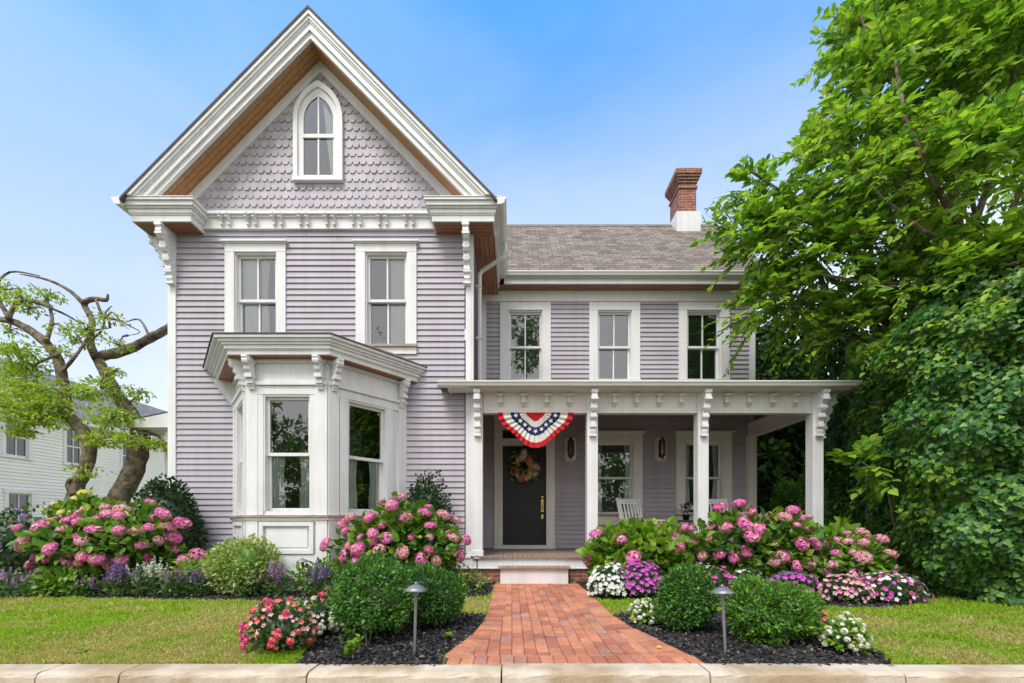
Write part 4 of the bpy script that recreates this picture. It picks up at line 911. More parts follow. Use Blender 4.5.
# ================================================================ plants
def stems(parent, c, rad, n, r=.008, seed=0):
    mb = MB(); q = random.Random(seed); c = Vector(c)
    for k in range(n):
        a = q.uniform(0, 2*PI); t = q.uniform(.2, .8); p0 = Vector((c.x+.15*rad[0]*math.cos(a), c.y+.15*rad[1]*math.sin(a), 0)); p2 = c+Vector((t*rad[0]*math.cos(a), t*rad[1]*math.sin(a), rad[2]*q.uniform(.1, .6)))
        mb.tube([p0, (p0+p2)/2+Vector((0, 0, .06)), p2], [r, r*.8, r*.5], 5)
    mb.build('stems', M['stem'], parent)
def bush(name, label, cat, base, rad, zc, n, leaf, size, seed, kind='small', amp=.16, group=None, core=.8, upb=.5, inner=.72, jit=.5, freq=2.2, width=1.0, zmin=-.85, cmat=None, aspect=None):
    o = empty(name, (base[0], base[1], 0), label, cat, group); core = core*.93 if core else 0; c = np.array((base[0], base[1], zc))
    p, nr, q = shell(n, rad, seed, amp, inner, zmin, freq); ax = unit(nr+q.normal(size=p.shape)*jit+np.array((0, 0, .35))); nn = unit(nr*.7+q.normal(size=p.shape)*.45+np.array((0, 0, upb)))
    pz = p+c; k = pz[:, 2] > .02; loc = pz[k]-np.array((base[0], base[1], 0))
    ls = leaf if isinstance(leaf, (list, tuple)) else [leaf]
    link('foliage', leaves_mesh('foliage', kind, loc, ax[k], nn[k], q.uniform(size[0], size[1], k.sum()), [LEAF[x] for x in ls], q.integers(0, len(ls), k.sum()) if len(ls) > 1 else None, width), o)
    if core: link('shade_core', core_mesh('shade_core', (0, 0, zc), rad, seed, amp, core, cmat or LEAF['dark leaf'], None, freq=freq), o)  # solid core, its dark colour stands in for shade among the leaves
    return o
HEADS = {k: [flower_mesh('flower_head', [LEAF[x] for x in v], 72, seed=s+60) for s in range(3)] for k, v in {
    'pink': ('pink petal', 'pink petal', 'pale pink petal'), 'faded': ('faded petal', 'pale pink petal', 'faded petal'), 'rosy': ('pink petal', 'hot pink petal', 'pale pink petal'),
    'pale': ('pale pink petal', 'pale pink petal', 'pink petal'), 'yellow': ('yellow petal', 'yellow petal', 'cream petal'), 'lilac': ('lilac petal', 'violet petal', 'lilac petal')}.items()}
def hydrangea(label, base, rad, zc, nleaf, nhead, kinds, seed, leaf='hydrangea leaf', hr=(.065, .10), lsize=(.09, .16), cat='hydrangea', name='hydrangea_bush', zlo=-.35, group=None, core=.66, extra=()):
    o = bush(name, label, cat, base, rad, zc, nleaf, leaf, lsize, seed, 'ovate', .24, group, core=core, upb=.9, inner=.5, jit=.65)
    stems(o, (base[0], base[1], zc), rad, 14, seed=seed)
    q = np.random.default_rng(seed+5); done = []; tries = 0
    while len(done) < nhead and tries < 6000:
        tries += 1; d = unit(q.normal(size=(1, 3)))[0]
        if d[2] < zlo or (d[1] > .35): continue
        p = d*np.array(rad)*lump(d[None], seed, .24)[0]*q.uniform(.9, 1.12)
        if any(np.linalg.norm(p-x) < hr[1]*1.55 for x in done) or p[2]+zc < .15: continue
        done.append(p); f = link('flower_head', random.choice(HEADS[kinds[int(q.integers(0, len(kinds)))]]), o, (p[0], p[1], p[2]+zc))
        s = hr[0]*.75+(hr[1]-hr[0]*.75)*q.uniform(0, 1); f.scale = (s*q.uniform(.85, 1.15), s*q.uniform(.85, 1.15), s*q.uniform(.65, .95)); f.rotation_euler = Vector((d[0]+q.normal()*.3, d[1]-.25+q.normal()*.3, d[2]+.6)).to_track_quat('Z', 'Y').to_euler()
    return o
def blossom_mesh(name, mats, npet=5, w=1.5):
    A = np.array([(math.cos(2*PI*k/npet), math.sin(2*PI*k/npet), .18) for k in range(npet)]); return leaves_mesh(name, 'small', np.zeros((npet, 3)), A, np.tile((0, 0, 1.), (npet, 1)), np.full(npet, 1.), mats, None, w)
BL = {k: blossom_mesh('blossom', [LEAF[k]]) for k in ('white petal', 'cream petal', 'magenta petal', 'hot pink petal', 'coral petal', 'pale pink petal', 'violet petal', 'pink petal')}
BLR = {k: flower_mesh('blossom', [LEAF[x] for x in v], 12, seed=90, flat=.8) for k, v in {'coral': ('coral petal', 'coral petal', 'hot pink petal'), 'cream': ('cream petal', 'white petal', 'cream petal')}.items()}
def mound(label, cat, base, rad, zc, nl, nb, meshes, seed, leaf='salvia leaf', bs=(.022, .034), name='impatiens_mound', group=None, lsize=(.035, .06), up=.5):
    o = bush(name, label, cat, base, rad, zc, nl, leaf, lsize, seed, 'ovate', .12, group, core=.75, upb=.8, inner=.6, zmin=-.5)
    q = np.random.default_rng(seed+9); done = []; tries = 0
    while len(done) < nb and tries < 5000:
        tries += 1; d = unit(q.normal(size=(1, 3)))[0]
        if d[2] < -.35 or d[1] > .4: continue
        p = d*np.array(rad)*lump(d[None], seed, .12)[0]*q.uniform(.98, 1.12)
        if p[2]+zc < .02 or any(np.linalg.norm(p-x) < bs[1]*1.05 for x in done): continue
        done.append(p); f = link('blossom', meshes[int(q.integers(0, len(meshes)))], o, (p[0], p[1], p[2]+zc)); s = q.uniform(*bs); f.scale = (s, s, s)
        f.rotation_euler = Vector((d[0]+q.normal()*.25, d[1]-.3+q.normal()*.25, d[2]+up)).to_track_quat('Z', 'Y').to_euler()
    return o
def spike_mesh(name, mats, seed=1, n=44):
    q = np.random.default_rng(seed); t = q.uniform(0, 1, n); a = q.uniform(0, 2*PI, n); r = .11*(1-.75*t); p = np.stack([r*np.cos(a)*.4, r*np.sin(a)*.4, .25+.75*t], 1)
    A = np.stack([np.cos(a), np.sin(a), q.uniform(.2, .9, n)], 1); return leaves_mesh(name, 'small', p, A, np.tile((0, 0, 1.), (n, 1))+q.normal(size=(n, 3))*.3, .16*(1-.5*t), mats, q.integers(0, len(mats), n), 1.5)
SP = {k: [spike_mesh('flower_spike', [LEAF[x] for x in v], s) for s in (1, 2)] for k, v in {'white': ('white petal', 'white petal', 'cream petal'), 'violet': ('violet petal', 'violet petal', 'lilac petal'), 'mauve': ('mauve petal', 'lilac petal', 'mauve petal'), 'lilac': ('lilac petal', 'mauve petal')}.items()}
def salvia(label, base, w, h, kind, seed, n=22, group='salvia clumps along the bed edge'):
    o = bush('salvia_clump', label, 'salvia', base, (w, w*.7, h*.55), h*.32, 380, 'salvia leaf', (.03, .065), seed, 'ovate', .15, group, core=0, upb=.3, inner=.25)
    q = random.Random(seed)
    for k in range(n):
        a = q.uniform(0, 2*PI); r = math.sqrt(q.random()); f = link('flower_spike', q.choice(SP[kind]), o, (w*r*math.cos(a), w*.65*r*math.sin(a), h*q.uniform(.36, .62)*(1-.35*r*r)))
        s = h*q.uniform(.38, .6); f.scale = (s*.8, s*.8, s); f.rotation_euler = (q.uniform(-.3, .3)+.25*r*math.sin(a)*-1, .45*r*math.cos(a), q.uniform(0, 6))
    return o
def at(px, d): return ((px-512)*d/FPX, d)
def onG(px, py): v = G(px, py); return (v.x, v.y)
# ---- left bed, back to front
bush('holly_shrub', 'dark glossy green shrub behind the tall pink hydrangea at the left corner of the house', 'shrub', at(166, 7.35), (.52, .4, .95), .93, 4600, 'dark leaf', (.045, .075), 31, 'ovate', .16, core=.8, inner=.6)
o = hydrangea('plant with yellow flower heads behind the tall pink hydrangea at left', at(88, 7.35), (.72, .4, .52), .95, 1000, 26, ['yellow'], 32, hr=(.055, .085), name='yellow_flowered_plant', cat='plant', leaf=['hydrangea leaf', 'lime leaf'])
o = hydrangea('airy grey green shrub with small lilac flower heads at the far left of the bed', at(-2, 6.75), (.85, .5, .66), .62, 1300, 14, ['lilac'], 33, hr=(.045, .07), lsize=(.05, .1), name='lilac_flowered_shrub', cat='shrub', leaf=['salvia leaf', 'dark leaf'])
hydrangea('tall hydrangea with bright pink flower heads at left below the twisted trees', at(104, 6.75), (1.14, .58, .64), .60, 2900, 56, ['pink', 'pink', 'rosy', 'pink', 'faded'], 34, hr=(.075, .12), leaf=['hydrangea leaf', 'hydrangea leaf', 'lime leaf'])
bush('lime_foliage_plant', 'low bright green leafy plant behind the path light in the left bed', 'plant', at(192, 6.42), (.30, .2, .26), .22, 420, 'lime leaf', (.05, .10), 35, 'ovate', .15, core=0, upb=.8, inner=.2)
bush('green_foliage_plant', 'low mid green leafy plant at the bed edge left of the deep violet salvia', 'plant', at(57, 6.2), (.42, .2, .22), .16, 620, ['hydrangea leaf', 'lime leaf'], (.05, .10), 38, 'ovate', .2, core=0, upb=.8, inner=.2)
bush('variegated_shrub', 'round variegated shrub with cream edged yellow green leaves below the bay window', 'shrub', at(241, 6.32), (.54, .36, .42), .40, 3000, 'variegated leaf', (.035, .06), 36, 'ovate', .14, core=.82, inner=.7, cmat=LEAF['hydrangea leaf'])
bush('green_foliage_plant', 'low mid green leafy plant under the right side of the bay window panel', 'plant', at(327, 6.38), (.50, .2, .26), .24, 700, ['lime leaf', 'hydrangea leaf'], (.05, .09), 37, 'ovate', .15, core=0, upb=.8, inner=.2)
for i, (px, w, h, kd, lab) in enumerate(((14, .40, .42, 'mauve', 'mauve flowering salvia clump at the left end of the bed'), (86, .20, .28, 'mauve', 'short dusty pink salvia clump below the middle of the tall pink hydrangea'),
        (121, .21, .48, 'violet', 'deep violet salvia clump beside the white one in the left bed'), (147, .20, .52, 'white', 'white flowering salvia clump beside the deep violet one in the left bed'), (175, .17, .40, 'mauve', 'mauve salvia clump under the small path light in the left bed'), (197, .17, .36, 'violet', 'small violet salvia clump at the left foot of the variegated shrub'),
        (247, .20, .40, 'white', 'white flowering salvia clump at the foot of the variegated shrub'), (279, .20, .46, 'mauve', 'mauve salvia clump right of the variegated shrub'), (319, .21, .50, 'violet', 'violet salvia clump below the bay window at the path light'))):
    salvia(lab, at(px, 6.14+.05*(i % 2)), w, h, kd, 40+i)
bush('evergreen_shrub', 'upright dark evergreen shrub against the clapboards between bay and porch', 'shrub', at(427, 7.45), (.43, .3, .85), .98, 3000, 'dark leaf', (.04, .065), 51, 'ovate', .16, core=.72, inner=.6)
hydrangea('pink hydrangea in full bloom between the bay window and the porch', at(402, 6.5), (.86, .45, .62), .66, 2300, 44, ['pink', 'pink', 'rosy', 'pink', 'faded'], 52, hr=(.07, .115), leaf=['hydrangea leaf', 'hydrangea leaf', 'lime leaf'])
bush('green_foliage_plant', 'pale green leafy plant beside the small dark path light at the porch', 'plant', at(468, 6.55), (.33, .25, .2), .16, 420, ['salvia leaf', 'lime leaf'], (.03, .06), 53, 'ovate', .15, core=0, upb=.7, inner=.2)
# ---- right bed
bush('evergreen_shrub', 'small dark green shrub beside the right end of the front step', 'shrub', at(604, 6.9), (.30, .28, .42), .42, 1800, 'boxwood leaf', (.03, .05), 54, 'ovate', .14, core=.8)
hydrangea('lime leaved hydrangea with a few pink heads right of the steps', at(640, 6.75), (.72, .45, .50), .50, 1500, 15, ['pink', 'rosy', 'pink'], 55, leaf='lime leaf', hr=(.07, .115), lsize=(.11, .19))
hydrangea('largest pink hydrangea in front of the right half of the porch', at(762, 6.7), (1.10, .48, .58), .57, 2700, 46, ['pink', 'rosy', 'pink', 'pink', 'pink', 'faded'], 56, hr=(.07, .12), leaf=['hydrangea leaf', 'hydrangea leaf', 'lime leaf'])
bush('lime_foliage_plant', 'light green leafy shrub without flowers in front of the right corner post', 'shrub', at(838, 6.75), (.46, .3, .5), .52, 700, 'lime leaf', (.10, .18), 57, 'ovate', .16, core=.5, upb=.9, inner=.4)
hydrangea('pale pink hydrangea at the right end of the bed', at(852, 6.35), (.50, .35, .38), .40, 800, 20, ['pale', 'pale', 'faded', 'pink'], 58, hr=(.065, .11), leaf=['hydrangea leaf', 'lime leaf'])
IG = 'impatiens in the right bed'
mound('mound of white impatiens beside the walk below the lime hydrangea', 'impatiens', at(610, 6.05), (.26, .2, .26), .18, 420, 92, [BL['white petal']], 60, group=IG, bs=(.028, .043))
mound('mound of magenta impatiens next to the white ones by the walk', 'impatiens', at(641, 6.05), (.25, .2, .28), .20, 420, 84, [BL['magenta petal']], 61, group=IG, bs=(.03, .045))
mound('mound of hot pink impatiens just left of the white ones under the largest hydrangea', 'impatiens', at(716, 6.2), (.22, .2, .22), .18, 300, 34, [BL['hot pink petal'], BL['magenta petal']], 62, group=IG, bs=(.028, .04))
mound('low mound of white impatiens under the largest hydrangea', 'impatiens', at(745, 6.2), (.26, .2, .18), .18, 340, 44, [BL['white petal']], 63, group=IG, bs=(.026, .038))
mound('mound of purple impatiens under the largest hydrangea at its right', 'impatiens', at(794, 6.05), (.32, .2, .20), .16, 420, 80, [BL['magenta petal'], BL['magenta petal'], BL['violet petal']], 64, group=IG, bs=(.028, .042))
mound('mound of pale pink impatiens below the pale pink hydrangea', 'impatiens', at(848, 5.72), (.30, .2, .2), .14, 420, 76, [BL['pale pink petal'], BL['pale pink petal'], BL['pink petal']], 65, group=IG, bs=(.026, .04))
mound('mixed mound of white and magenta impatiens at the right end of the bed', 'impatiens', at(893, 5.75), (.40, .25, .24), .13, 620, 90, [BL['white petal'], BL['white petal'], BL['hot pink petal'], BL['magenta petal']], 66, group=IG, bs=(.026, .04))
# ---- front beds
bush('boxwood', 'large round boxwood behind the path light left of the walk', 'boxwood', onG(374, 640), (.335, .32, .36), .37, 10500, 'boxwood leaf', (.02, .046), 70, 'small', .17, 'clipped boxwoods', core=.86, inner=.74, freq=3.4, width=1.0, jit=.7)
bush('yew_shrub', 'dark needled yew shrub beside the large boxwood left of the walk', 'shrub', onG(433, 627), (.36, .34, .30), .31, 8500, 'yew leaf', (.03, .055), 71, 'needle', .18, core=.82, inner=.7, freq=3, width=1.3)
bush('boxwood', 'upright dark boxwood left of the path light on the right of the walk', 'boxwood', onG(687, 631), (.275, .27, .31), .31, 8500, ['boxwood leaf', 'yew leaf'], (.02, .044), 72, 'small', .17, 'clipped boxwoods', core=.86, inner=.74, freq=3.4, width=1.0, jit=.7)
bush('boxwood', 'wide feathery light green boxwood right of the path light', 'boxwood', onG(770, 641), (.36, .32, .28), .26, 9500, ['boxwood leaf', 'boxwood leaf', 'lime leaf'], (.024, .055), 73, 'needle', .18, 'clipped boxwoods', core=.84, inner=.72, freq=3.4, width=1.7, jit=.65)
BG = 'begonias in the front beds'
mound('mound of coral red begonias at the kerb left of the walk', 'begonia', onG(282, 652), (.26, .22, .24), .17, 620, 96, [BL['coral petal'], BL['coral petal'], BLR['coral'], BL['pale pink petal']], 80, group=BG, bs=(.016, .027), name='begonia_mound', up=.2)
mound('mound of creamy white begonias between the coral red ones and the boxwood', 'begonia', onG(317, 636), (.20, .18, .19), .13, 420, 54, [BL['cream petal'], BLR['cream']], 81, group=BG, bs=(.017, .026), name='begonia_mound', up=.2)
mound('small tuft of red begonias behind the large boxwood left of the walk', 'begonia', onG(330, 622), (.13, .12, .19), .18, 160, 22, [BL['coral petal'], BLR['coral']], 82, group=BG, bs=(.02, .03), name='begonia_mound', up=.2)
mound('mound of small creamy white begonias on the mulch left of the dark boxwood', 'begonia', onG(646, 624), (.165, .15, .14), .10, 380, 48, [BL['cream petal'], BLR['cream']], 83, group=BG, bs=(.015, .024), name='begonia_mound', leaf='lime leaf', up=.2)
mound('coral pink begonias at the right side of the feathery boxwood', 'begonia', onG(808, 636), (.13, .14, .17), .14, 240, 36, [BL['coral petal'], BLR['coral'], BL['pale pink petal']], 84, group=BG, bs=(.018, .028), name='begonia_mound', up=.2)
mound('mound of creamy white begonias at the kerb at the right end of the mulch', 'begonia', onG(845, 652), (.17, .16, .17), .11, 420, 48, [BL['cream petal'], BLR['cream']], 85, group=BG, bs=(.015, .024), name='begonia_mound', leaf='lime leaf', up=.2)
def sprig(label, base, h, n, seed, spread=.08, key='lime leaf', name='weed_sprig', size=(.03, .06)):
    o = empty(name, (base[0], base[1], 0), label, 'weed'); q = random.Random(seed); mb = MB(); P_, A_, N_ = [], [], []
    for k in range(n):
        a = q.uniform(0, 6.28); e = Vector((base[0]+spread*math.cos(a), base[1]+spread*math.sin(a), h*q.uniform(.6, 1))); b = Vector((base[0], base[1], 0)); m = (b+e)/2+Vector((0, 0, .15*h)); mb.tube([b, m, e], [.003, .0025, .0015], 5)
        for j in range(10):
            t = .25+.75*j/9; p = b*(1-t)**2+m*2*t*(1-t)+e*t*t; P_.append(p-b); aa = q.uniform(0, 6.28); A_.append((math.cos(aa), math.sin(aa), .5)); N_.append((0, 0, 1))
    mb.build('stems', M['stem'], o); link('foliage', leaves_mesh('foliage', 'ovate', np.array(P_), np.array(A_), np.array(N_, float), np.array([q.uniform(*size) for _ in P_]), [LEAF[key]]), o); return o
sprig('bright green weed at the front foot of the large boxwood', onG(350, 660), .17, 9, 1)
sprig('tall yellow green shoots growing up through the large boxwood', onG(368, 648), .74, 6, 2, .26, 'variegated leaf', size=(.02, .04))
sprig('tiny lime green seedling on the mulch left of the walk', onG(449, 640), .05, 5, 3, .03)
sprig('flat light green weed in the lawn at the left', onG(78, 654), .035, 6, 4, .07, size=(.018, .034))
for (px, py, z, s, key, lab) in ((657, 650, .02, .055, 'yellow petal', 'single yellow leaf fallen on the brick walk'), (817, 617, .04, .06, 'faded petal', 'rust brown dry leaf on the lawn in front of the pale pink hydrangea'), (834, 622, .04, .07, 'faded petal', 'larger rust brown dry leaf on the right lawn by the kerb begonias')):
    g_ = G(px, py); me = leaves_mesh('fallen_leaf', 'ovate', np.zeros((2, 3)), np.array(((1., .3, .1), (.8, .5, .2))), np.array(((0, -.3, 1.), (.2, 0, 1.))), np.array((s, s*.8)), [LEAF[key]]); tag(link('fallen_leaf', me, None, (g_.x, g_.y, z)), lab, 'leaf')
# ================================================================ trees
TWG = []
def leaves_on_twigs(cl, seed, per=13, bias=(-.35, -.25, -.2), size=(.095, .225), tl=(.4, .85), pitch=.35):
    q = np.random.default_rng(seed); PP, AA, NN, SS = [], [], [], []
    for (c, rad, nt) in cl:
        d = unit(q.normal(size=(nt, 3))); d[:, 2] = np.where(d[:, 2] < -.6, -d[:, 2], d[:, 2]); st = np.array(c)+d*np.array(rad)*q.uniform(.35, .85, (nt, 1))
        dr = unit(d+np.array(bias)+q.normal(size=(nt, 3))*.25); ln = q.uniform(tl[0], tl[1], nt)
        sd = unit(np.cross(dr, np.array((0, 0, 1.)))); upv = np.cross(sd, dr)
        for k in range(per):
            t = (k+.5)/per; s = 1 if k % 2 else -1; p = st+dr*(ln*t)[:, None]+np.array((0, 0, -1))*(pitch*ln*t*t)[:, None]
            PP.append(p); AA.append(unit(dr*.75+sd*s*q.uniform(.45, .9, (nt, 1))+np.array((0, 0, -.28))+q.normal(size=(nt, 3))*.26)); NN.append(unit(upv+q.normal(size=(nt, 3))*.4)); SS.append(q.uniform(size[0], size[1], nt)*(1-.35*abs(t-.45)))
        TWG.append((st, dr+np.array((0, 0, -.12)), ln))
    return np.concatenate(PP), np.concatenate(AA), np.concatenate(NN), np.concatenate(SS)
def limb(mb, a, b, r0, r1, seed, sag=.3, n=7):
    q = random.Random(seed); a, b = Vector(a), Vector(b); pts = []; l = (b-a).length
    for i in range(n+1):
        t = i/n; p = a+(b-a)*t+Vector((0, 0, sag*math.sin(PI*t)))+Vector((q.uniform(-1, 1), q.uniform(-1, 1), q.uniform(-1, 1)))*.05*l*math.sin(PI*t)*.6; pts.append(p)
    mb.tube(pts, [r0+(r1-r0)*i/n for i in range(n+1)], 8)
# the big broad-leaved tree at right
bt0 = Vector((8.3, 8.6, 0)); bigtree = empty('broadleaf_tree', bt0, 'tall tree with large light green leaves leaning over the right end of the house', 'tree')
CL = []
for (px, py, d, r, nt) in ((960, 70, 7.2, 1.25, 95), (888, 95, 7.4, .95, 70), (850, 165, 7.4, .85, 62), (795, 235, 7.7, .62, 40), (764, 252, 8.1, .50, 26), (762, 218, 8.1, .34, 14), (775, 310, 7.9, .60, 40), (835, 275, 7.4, .9, 64), (905, 190, 6.9, 1.05, 80), (980, 190, 6.3, 1.05, 80), (1010, 285, 5.9, .75, 50), (925, 290, 6.8, .75, 50), (860, 335, 7.4, .6, 36), (1015, 70, 6.8, 1.2, 90), (940, -10, 7.6, 1.1, 70), (1000, -90, 7.4, 1.5, 90), (1100, 60, 6.8, 1.7, 100), (1130, 220, 6.8, 1.5, 70), (757, 192, 8.1, .30, 12), (738, 240, 8.1, .22, 8), (862, 45, 7.8, .5, 24), (925, 365, 6.7, .36, 16), (930, 415, 6.5, .22, 7), (890, 20, 7.9, .5, 28), (1000, 120, 9.0, 1.9, 90), (900, 200, 9.2, 1.4, 70)):
    CL.append((P(px, py, d), (r, r, r*.85), int(nt*1.9)))
p_, a_, n_, s_2 = leaves_on_twigs(CL, 101)
link('crown', leaves_mesh('crown', 'ovate', p_-np.array(bt0), a_, n_, s_2, [LEAF['tree leaf']], width=.68), bigtree)
tw = [np.concatenate([t[k] for t in TWG]) for k in range(3)]; link('twigs', leaves_mesh('twigs', 'needle', tw[0]-np.array(bt0), tw[1], np.tile((.3, -1., .2), (len(tw[0]), 1)), tw[2]*.88, [M['bark']], width=.16), bigtree)['kind'] = 'stuff'
mb = MB(); limb(mb, bt0, bt0+Vector((-.3, -.3, 3.6)), .24, .17, 1, 0); fork = bt0+Vector((-.3, -.3, 3.6))
for i, (c, rad, nt) in enumerate(CL):
    if nt >= 20: limb(mb, fork+Vector((0, 0, random.uniform(-.6, .4))), tuple(Vector(c)+Vector((-.3, -.35, .1))), .085, .018, i+3, random.uniform(.1, .5))
for pts, r0 in (([(1010, 330, 6.9), (975, 250, 6.6), (938, 190, 6.35), (905, 120, 6.4), (895, 60, 6.8)], .06), ([(975, 250, 6.6), (925, 232, 6.3), (880, 196, 6.6), (840, 150, 7.0)], .035), ([(990, 290, 6.7), (925, 285, 6.5), (860, 282, 7.0), (790, 268, 7.4)], .035)):
    mb.tube([P(*p) for p in pts], [r0*(1-.17*i) for i in range(len(pts))], 7)
mb.build('trunk', M['bark'], bigtree)
# ivy-clad mass at the right edge
base = [(8.2, 3.5), (6.95, 4.75), (6.0, 5.75), (5.82, 6.25), (6.30, 7.1), (6.8, 8.5), (7.3, 9.9)]
ivy = empty('ivy_hedge', (6.6, 6.2, 0), 'tall mass of dark green ivy and creeper at the right edge of the lawn', 'ivy')
bl_ = [Vector((x, y, 0)) for x, y in base]; seg_l = [(b_-a).length for a, b_ in zip(bl_[:-1], bl_[1:])]; tot = sum(seg_l)
cum = np.concatenate([[0], np.cumsum(seg_l)])
def ivy_pt(s, z, off=0):
    X = np.interp(s, cum, [b_.x for b_ in bl_]); Y = np.interp(s, cum, [b_.y for b_ in bl_]); e = .25
    dx = np.interp(s+e, cum, [b_.x for b_ in bl_])-np.interp(s-e, cum, [b_.x for b_ in bl_]); dy = np.interp(s+e, cum, [b_.y for b_ in bl_])-np.interp(s-e, cum, [b_.y for b_ in bl_]); l = np.hypot(dx, dy)+1e-9
    nx, ny = -dy/l, dx/l; sg = np.where(nx*-1+ny*-.6 > 0, 1, -1); nx, ny = nx*sg, ny*sg
    h = z/4.6; bul = .42*np.sin(PI*np.clip(h, 0, 1))**.8-.55*np.clip(h-.78, 0, 1)*2.2+.17*np.sin(s*3.1+z*1.7)*np.sin(z*2.7-s*1.3)+.10*np.sin(s*7.3+z*5.1)+.07*np.sin(z*9.2-s*6.1)
    bul = bul-.1+off; return np.stack([X+nx*bul, Y+ny*bul, z+0*s], 1), np.stack([nx, ny, .25+0*nx], 1)
nI = 44000; q = np.random.default_rng(77); s = q.uniform(0, tot, nI); z = q.uniform(0.02, 4.9, nI)
pt, nr = ivy_pt(s, z); pt += nr*q.uniform(-.14, .07, (nI, 1)); tang = np.stack([-nr[:, 1], nr[:, 0], 0*s], 1)
ax = unit(np.array((0, 0, -1.))*.8+nr*.45+tang*q.normal(size=(nI, 1))*.6+q.normal(size=(nI, 3))*.2); nn = unit(nr+q.normal(size=(nI, 3))*.38+np.array((0, 0, .35)))
lightp = (np.sin(s*2.3+z*1.9)*np.sin(z*1.3-s*.9) > .55) & (q.uniform(size=nI) < .5)
link('foliage', leaves_mesh('foliage', 'ivy', pt-np.array((6.6, 6.2, 0)), ax, nn, q.uniform(.05, .095, nI), [LEAF['ivy leaf'], LEAF['lime leaf']], lightp.astype(int), 1.05), ivy)
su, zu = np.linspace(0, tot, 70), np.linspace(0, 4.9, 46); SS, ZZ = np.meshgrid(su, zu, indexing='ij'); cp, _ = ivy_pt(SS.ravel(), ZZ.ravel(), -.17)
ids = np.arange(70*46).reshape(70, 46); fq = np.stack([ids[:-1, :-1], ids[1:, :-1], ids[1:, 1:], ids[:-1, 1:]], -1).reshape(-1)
link('shade_backing', mesh_np('shade_backing', cp-np.array((6.6, 6.2, 0)), fq, 4, [LEAF['dark leaf']], None, True), ivy)  # dark sheet behind the ivy, shade between leaves put into its colour
# a few big-leaved shoots hanging in front of it belong to a sapling
sap = empty('sapling', P(905, 590, 6.7).to_2d().to_3d(), 'young broad leaved sapling with large pale leaves in front of the ivy', 'tree'); sb = np.array(WLOC[sap])
cl = [(P(862, 462, 6.55), (.26, .2, .12), 9), (P(885, 478, 6.4), (.2, .2, .14), 5)]
p_, a_, n_, s_2 = leaves_on_twigs(cl, 103, per=7, bias=(-.6, -.3, -.1), size=(.14, .22), tl=(.25, .4)); link('foliage', leaves_mesh('foliage', 'ovate', p_-sb, a_, n_, s_2, [LEAF['lime leaf']], width=.95), sap)
mb = MB(); mb.tube([WLOC[sap], WLOC[sap]+Vector((-.1, .05, .9)), P(885, 478, 6.45), P(862, 462, 6.55)], [.02, .016, .012, .006], 6); mb.build('trunk', M['bark'], sap)
# cypress beside the porch
for px, d, r, h, sd, lab in ((832, 9.0, .62, 2.7, 111, 'soft green cypress bush standing beyond the corner post of the porch'), (800, 10.6, .6, 2.1, 112, 'lower dark cypress bush in shade seen between the last two porch posts')):
    bush('cypress_bush', lab, 'shrub', at(px, d), (r, r, h/2), h/2, 6500, 'cypress leaf', (.05, .10), sd, 'small', .22, core=.8, inner=.75, freq=2.6)
# dark trees behind
def volume_tree(label, base, h, w, z0, n, size, key, seed, group, cat='tree', name='dense_tree', hole=.0):
    o = empty(name, (base[0], base[1], 0), label, cat, group); q = np.random.default_rng(seed); nc = 16; PPs, NNs = [], []
    mb = MB(); mb.tube([(base[0], base[1], 0), (base[0]+.1, base[1], h*.35), (base[0], base[1]+.1, h*.75)], [.22, .16, .06], 8)
    for k in range(nc):
        t = q.uniform(0, 1); zc = z0+(h-z0)*t; rr = w*(.35+.65*math.sin(PI*min(.97, .18+.8*t)))*.62; a = q.uniform(0, 2*PI); c = np.array((rr*math.cos(a), rr*math.sin(a), zc)); cr = w*q.uniform(.32, .5)
        limb(mb, (base[0], base[1], max(.8, zc-1.2)), tuple(c+np.array((base[0], base[1], 0))), .05, .015, seed*31+k, .1, 5)
        p, nr, _ = shell(n//nc, (cr, cr, cr*.8), seed*50+k, .25, .35, -1); PPs.append(p+c); NNs.append(nr)
    p = np.concatenate(PPs); nr = np.concatenate(NNs); k = p[:, 2] > .05; p, nr = p[k], nr[k]
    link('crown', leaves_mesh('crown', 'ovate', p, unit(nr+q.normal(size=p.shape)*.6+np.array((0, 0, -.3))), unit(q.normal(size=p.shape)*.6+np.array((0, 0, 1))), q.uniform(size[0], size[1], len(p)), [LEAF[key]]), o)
    mb.build('trunk', M['bark'], o); return o
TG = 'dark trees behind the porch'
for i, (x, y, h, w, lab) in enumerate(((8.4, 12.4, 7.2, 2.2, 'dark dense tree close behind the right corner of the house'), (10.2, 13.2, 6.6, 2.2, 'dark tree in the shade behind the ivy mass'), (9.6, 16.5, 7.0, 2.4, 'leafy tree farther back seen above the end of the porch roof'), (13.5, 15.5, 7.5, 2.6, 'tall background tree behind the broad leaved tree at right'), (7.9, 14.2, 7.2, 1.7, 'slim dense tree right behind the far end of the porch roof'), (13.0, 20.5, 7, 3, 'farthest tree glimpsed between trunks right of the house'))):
    volume_tree(lab, (x, y), h, w, .2, 7200, (.13, .24), 'shade leaf', 120+i, TG)
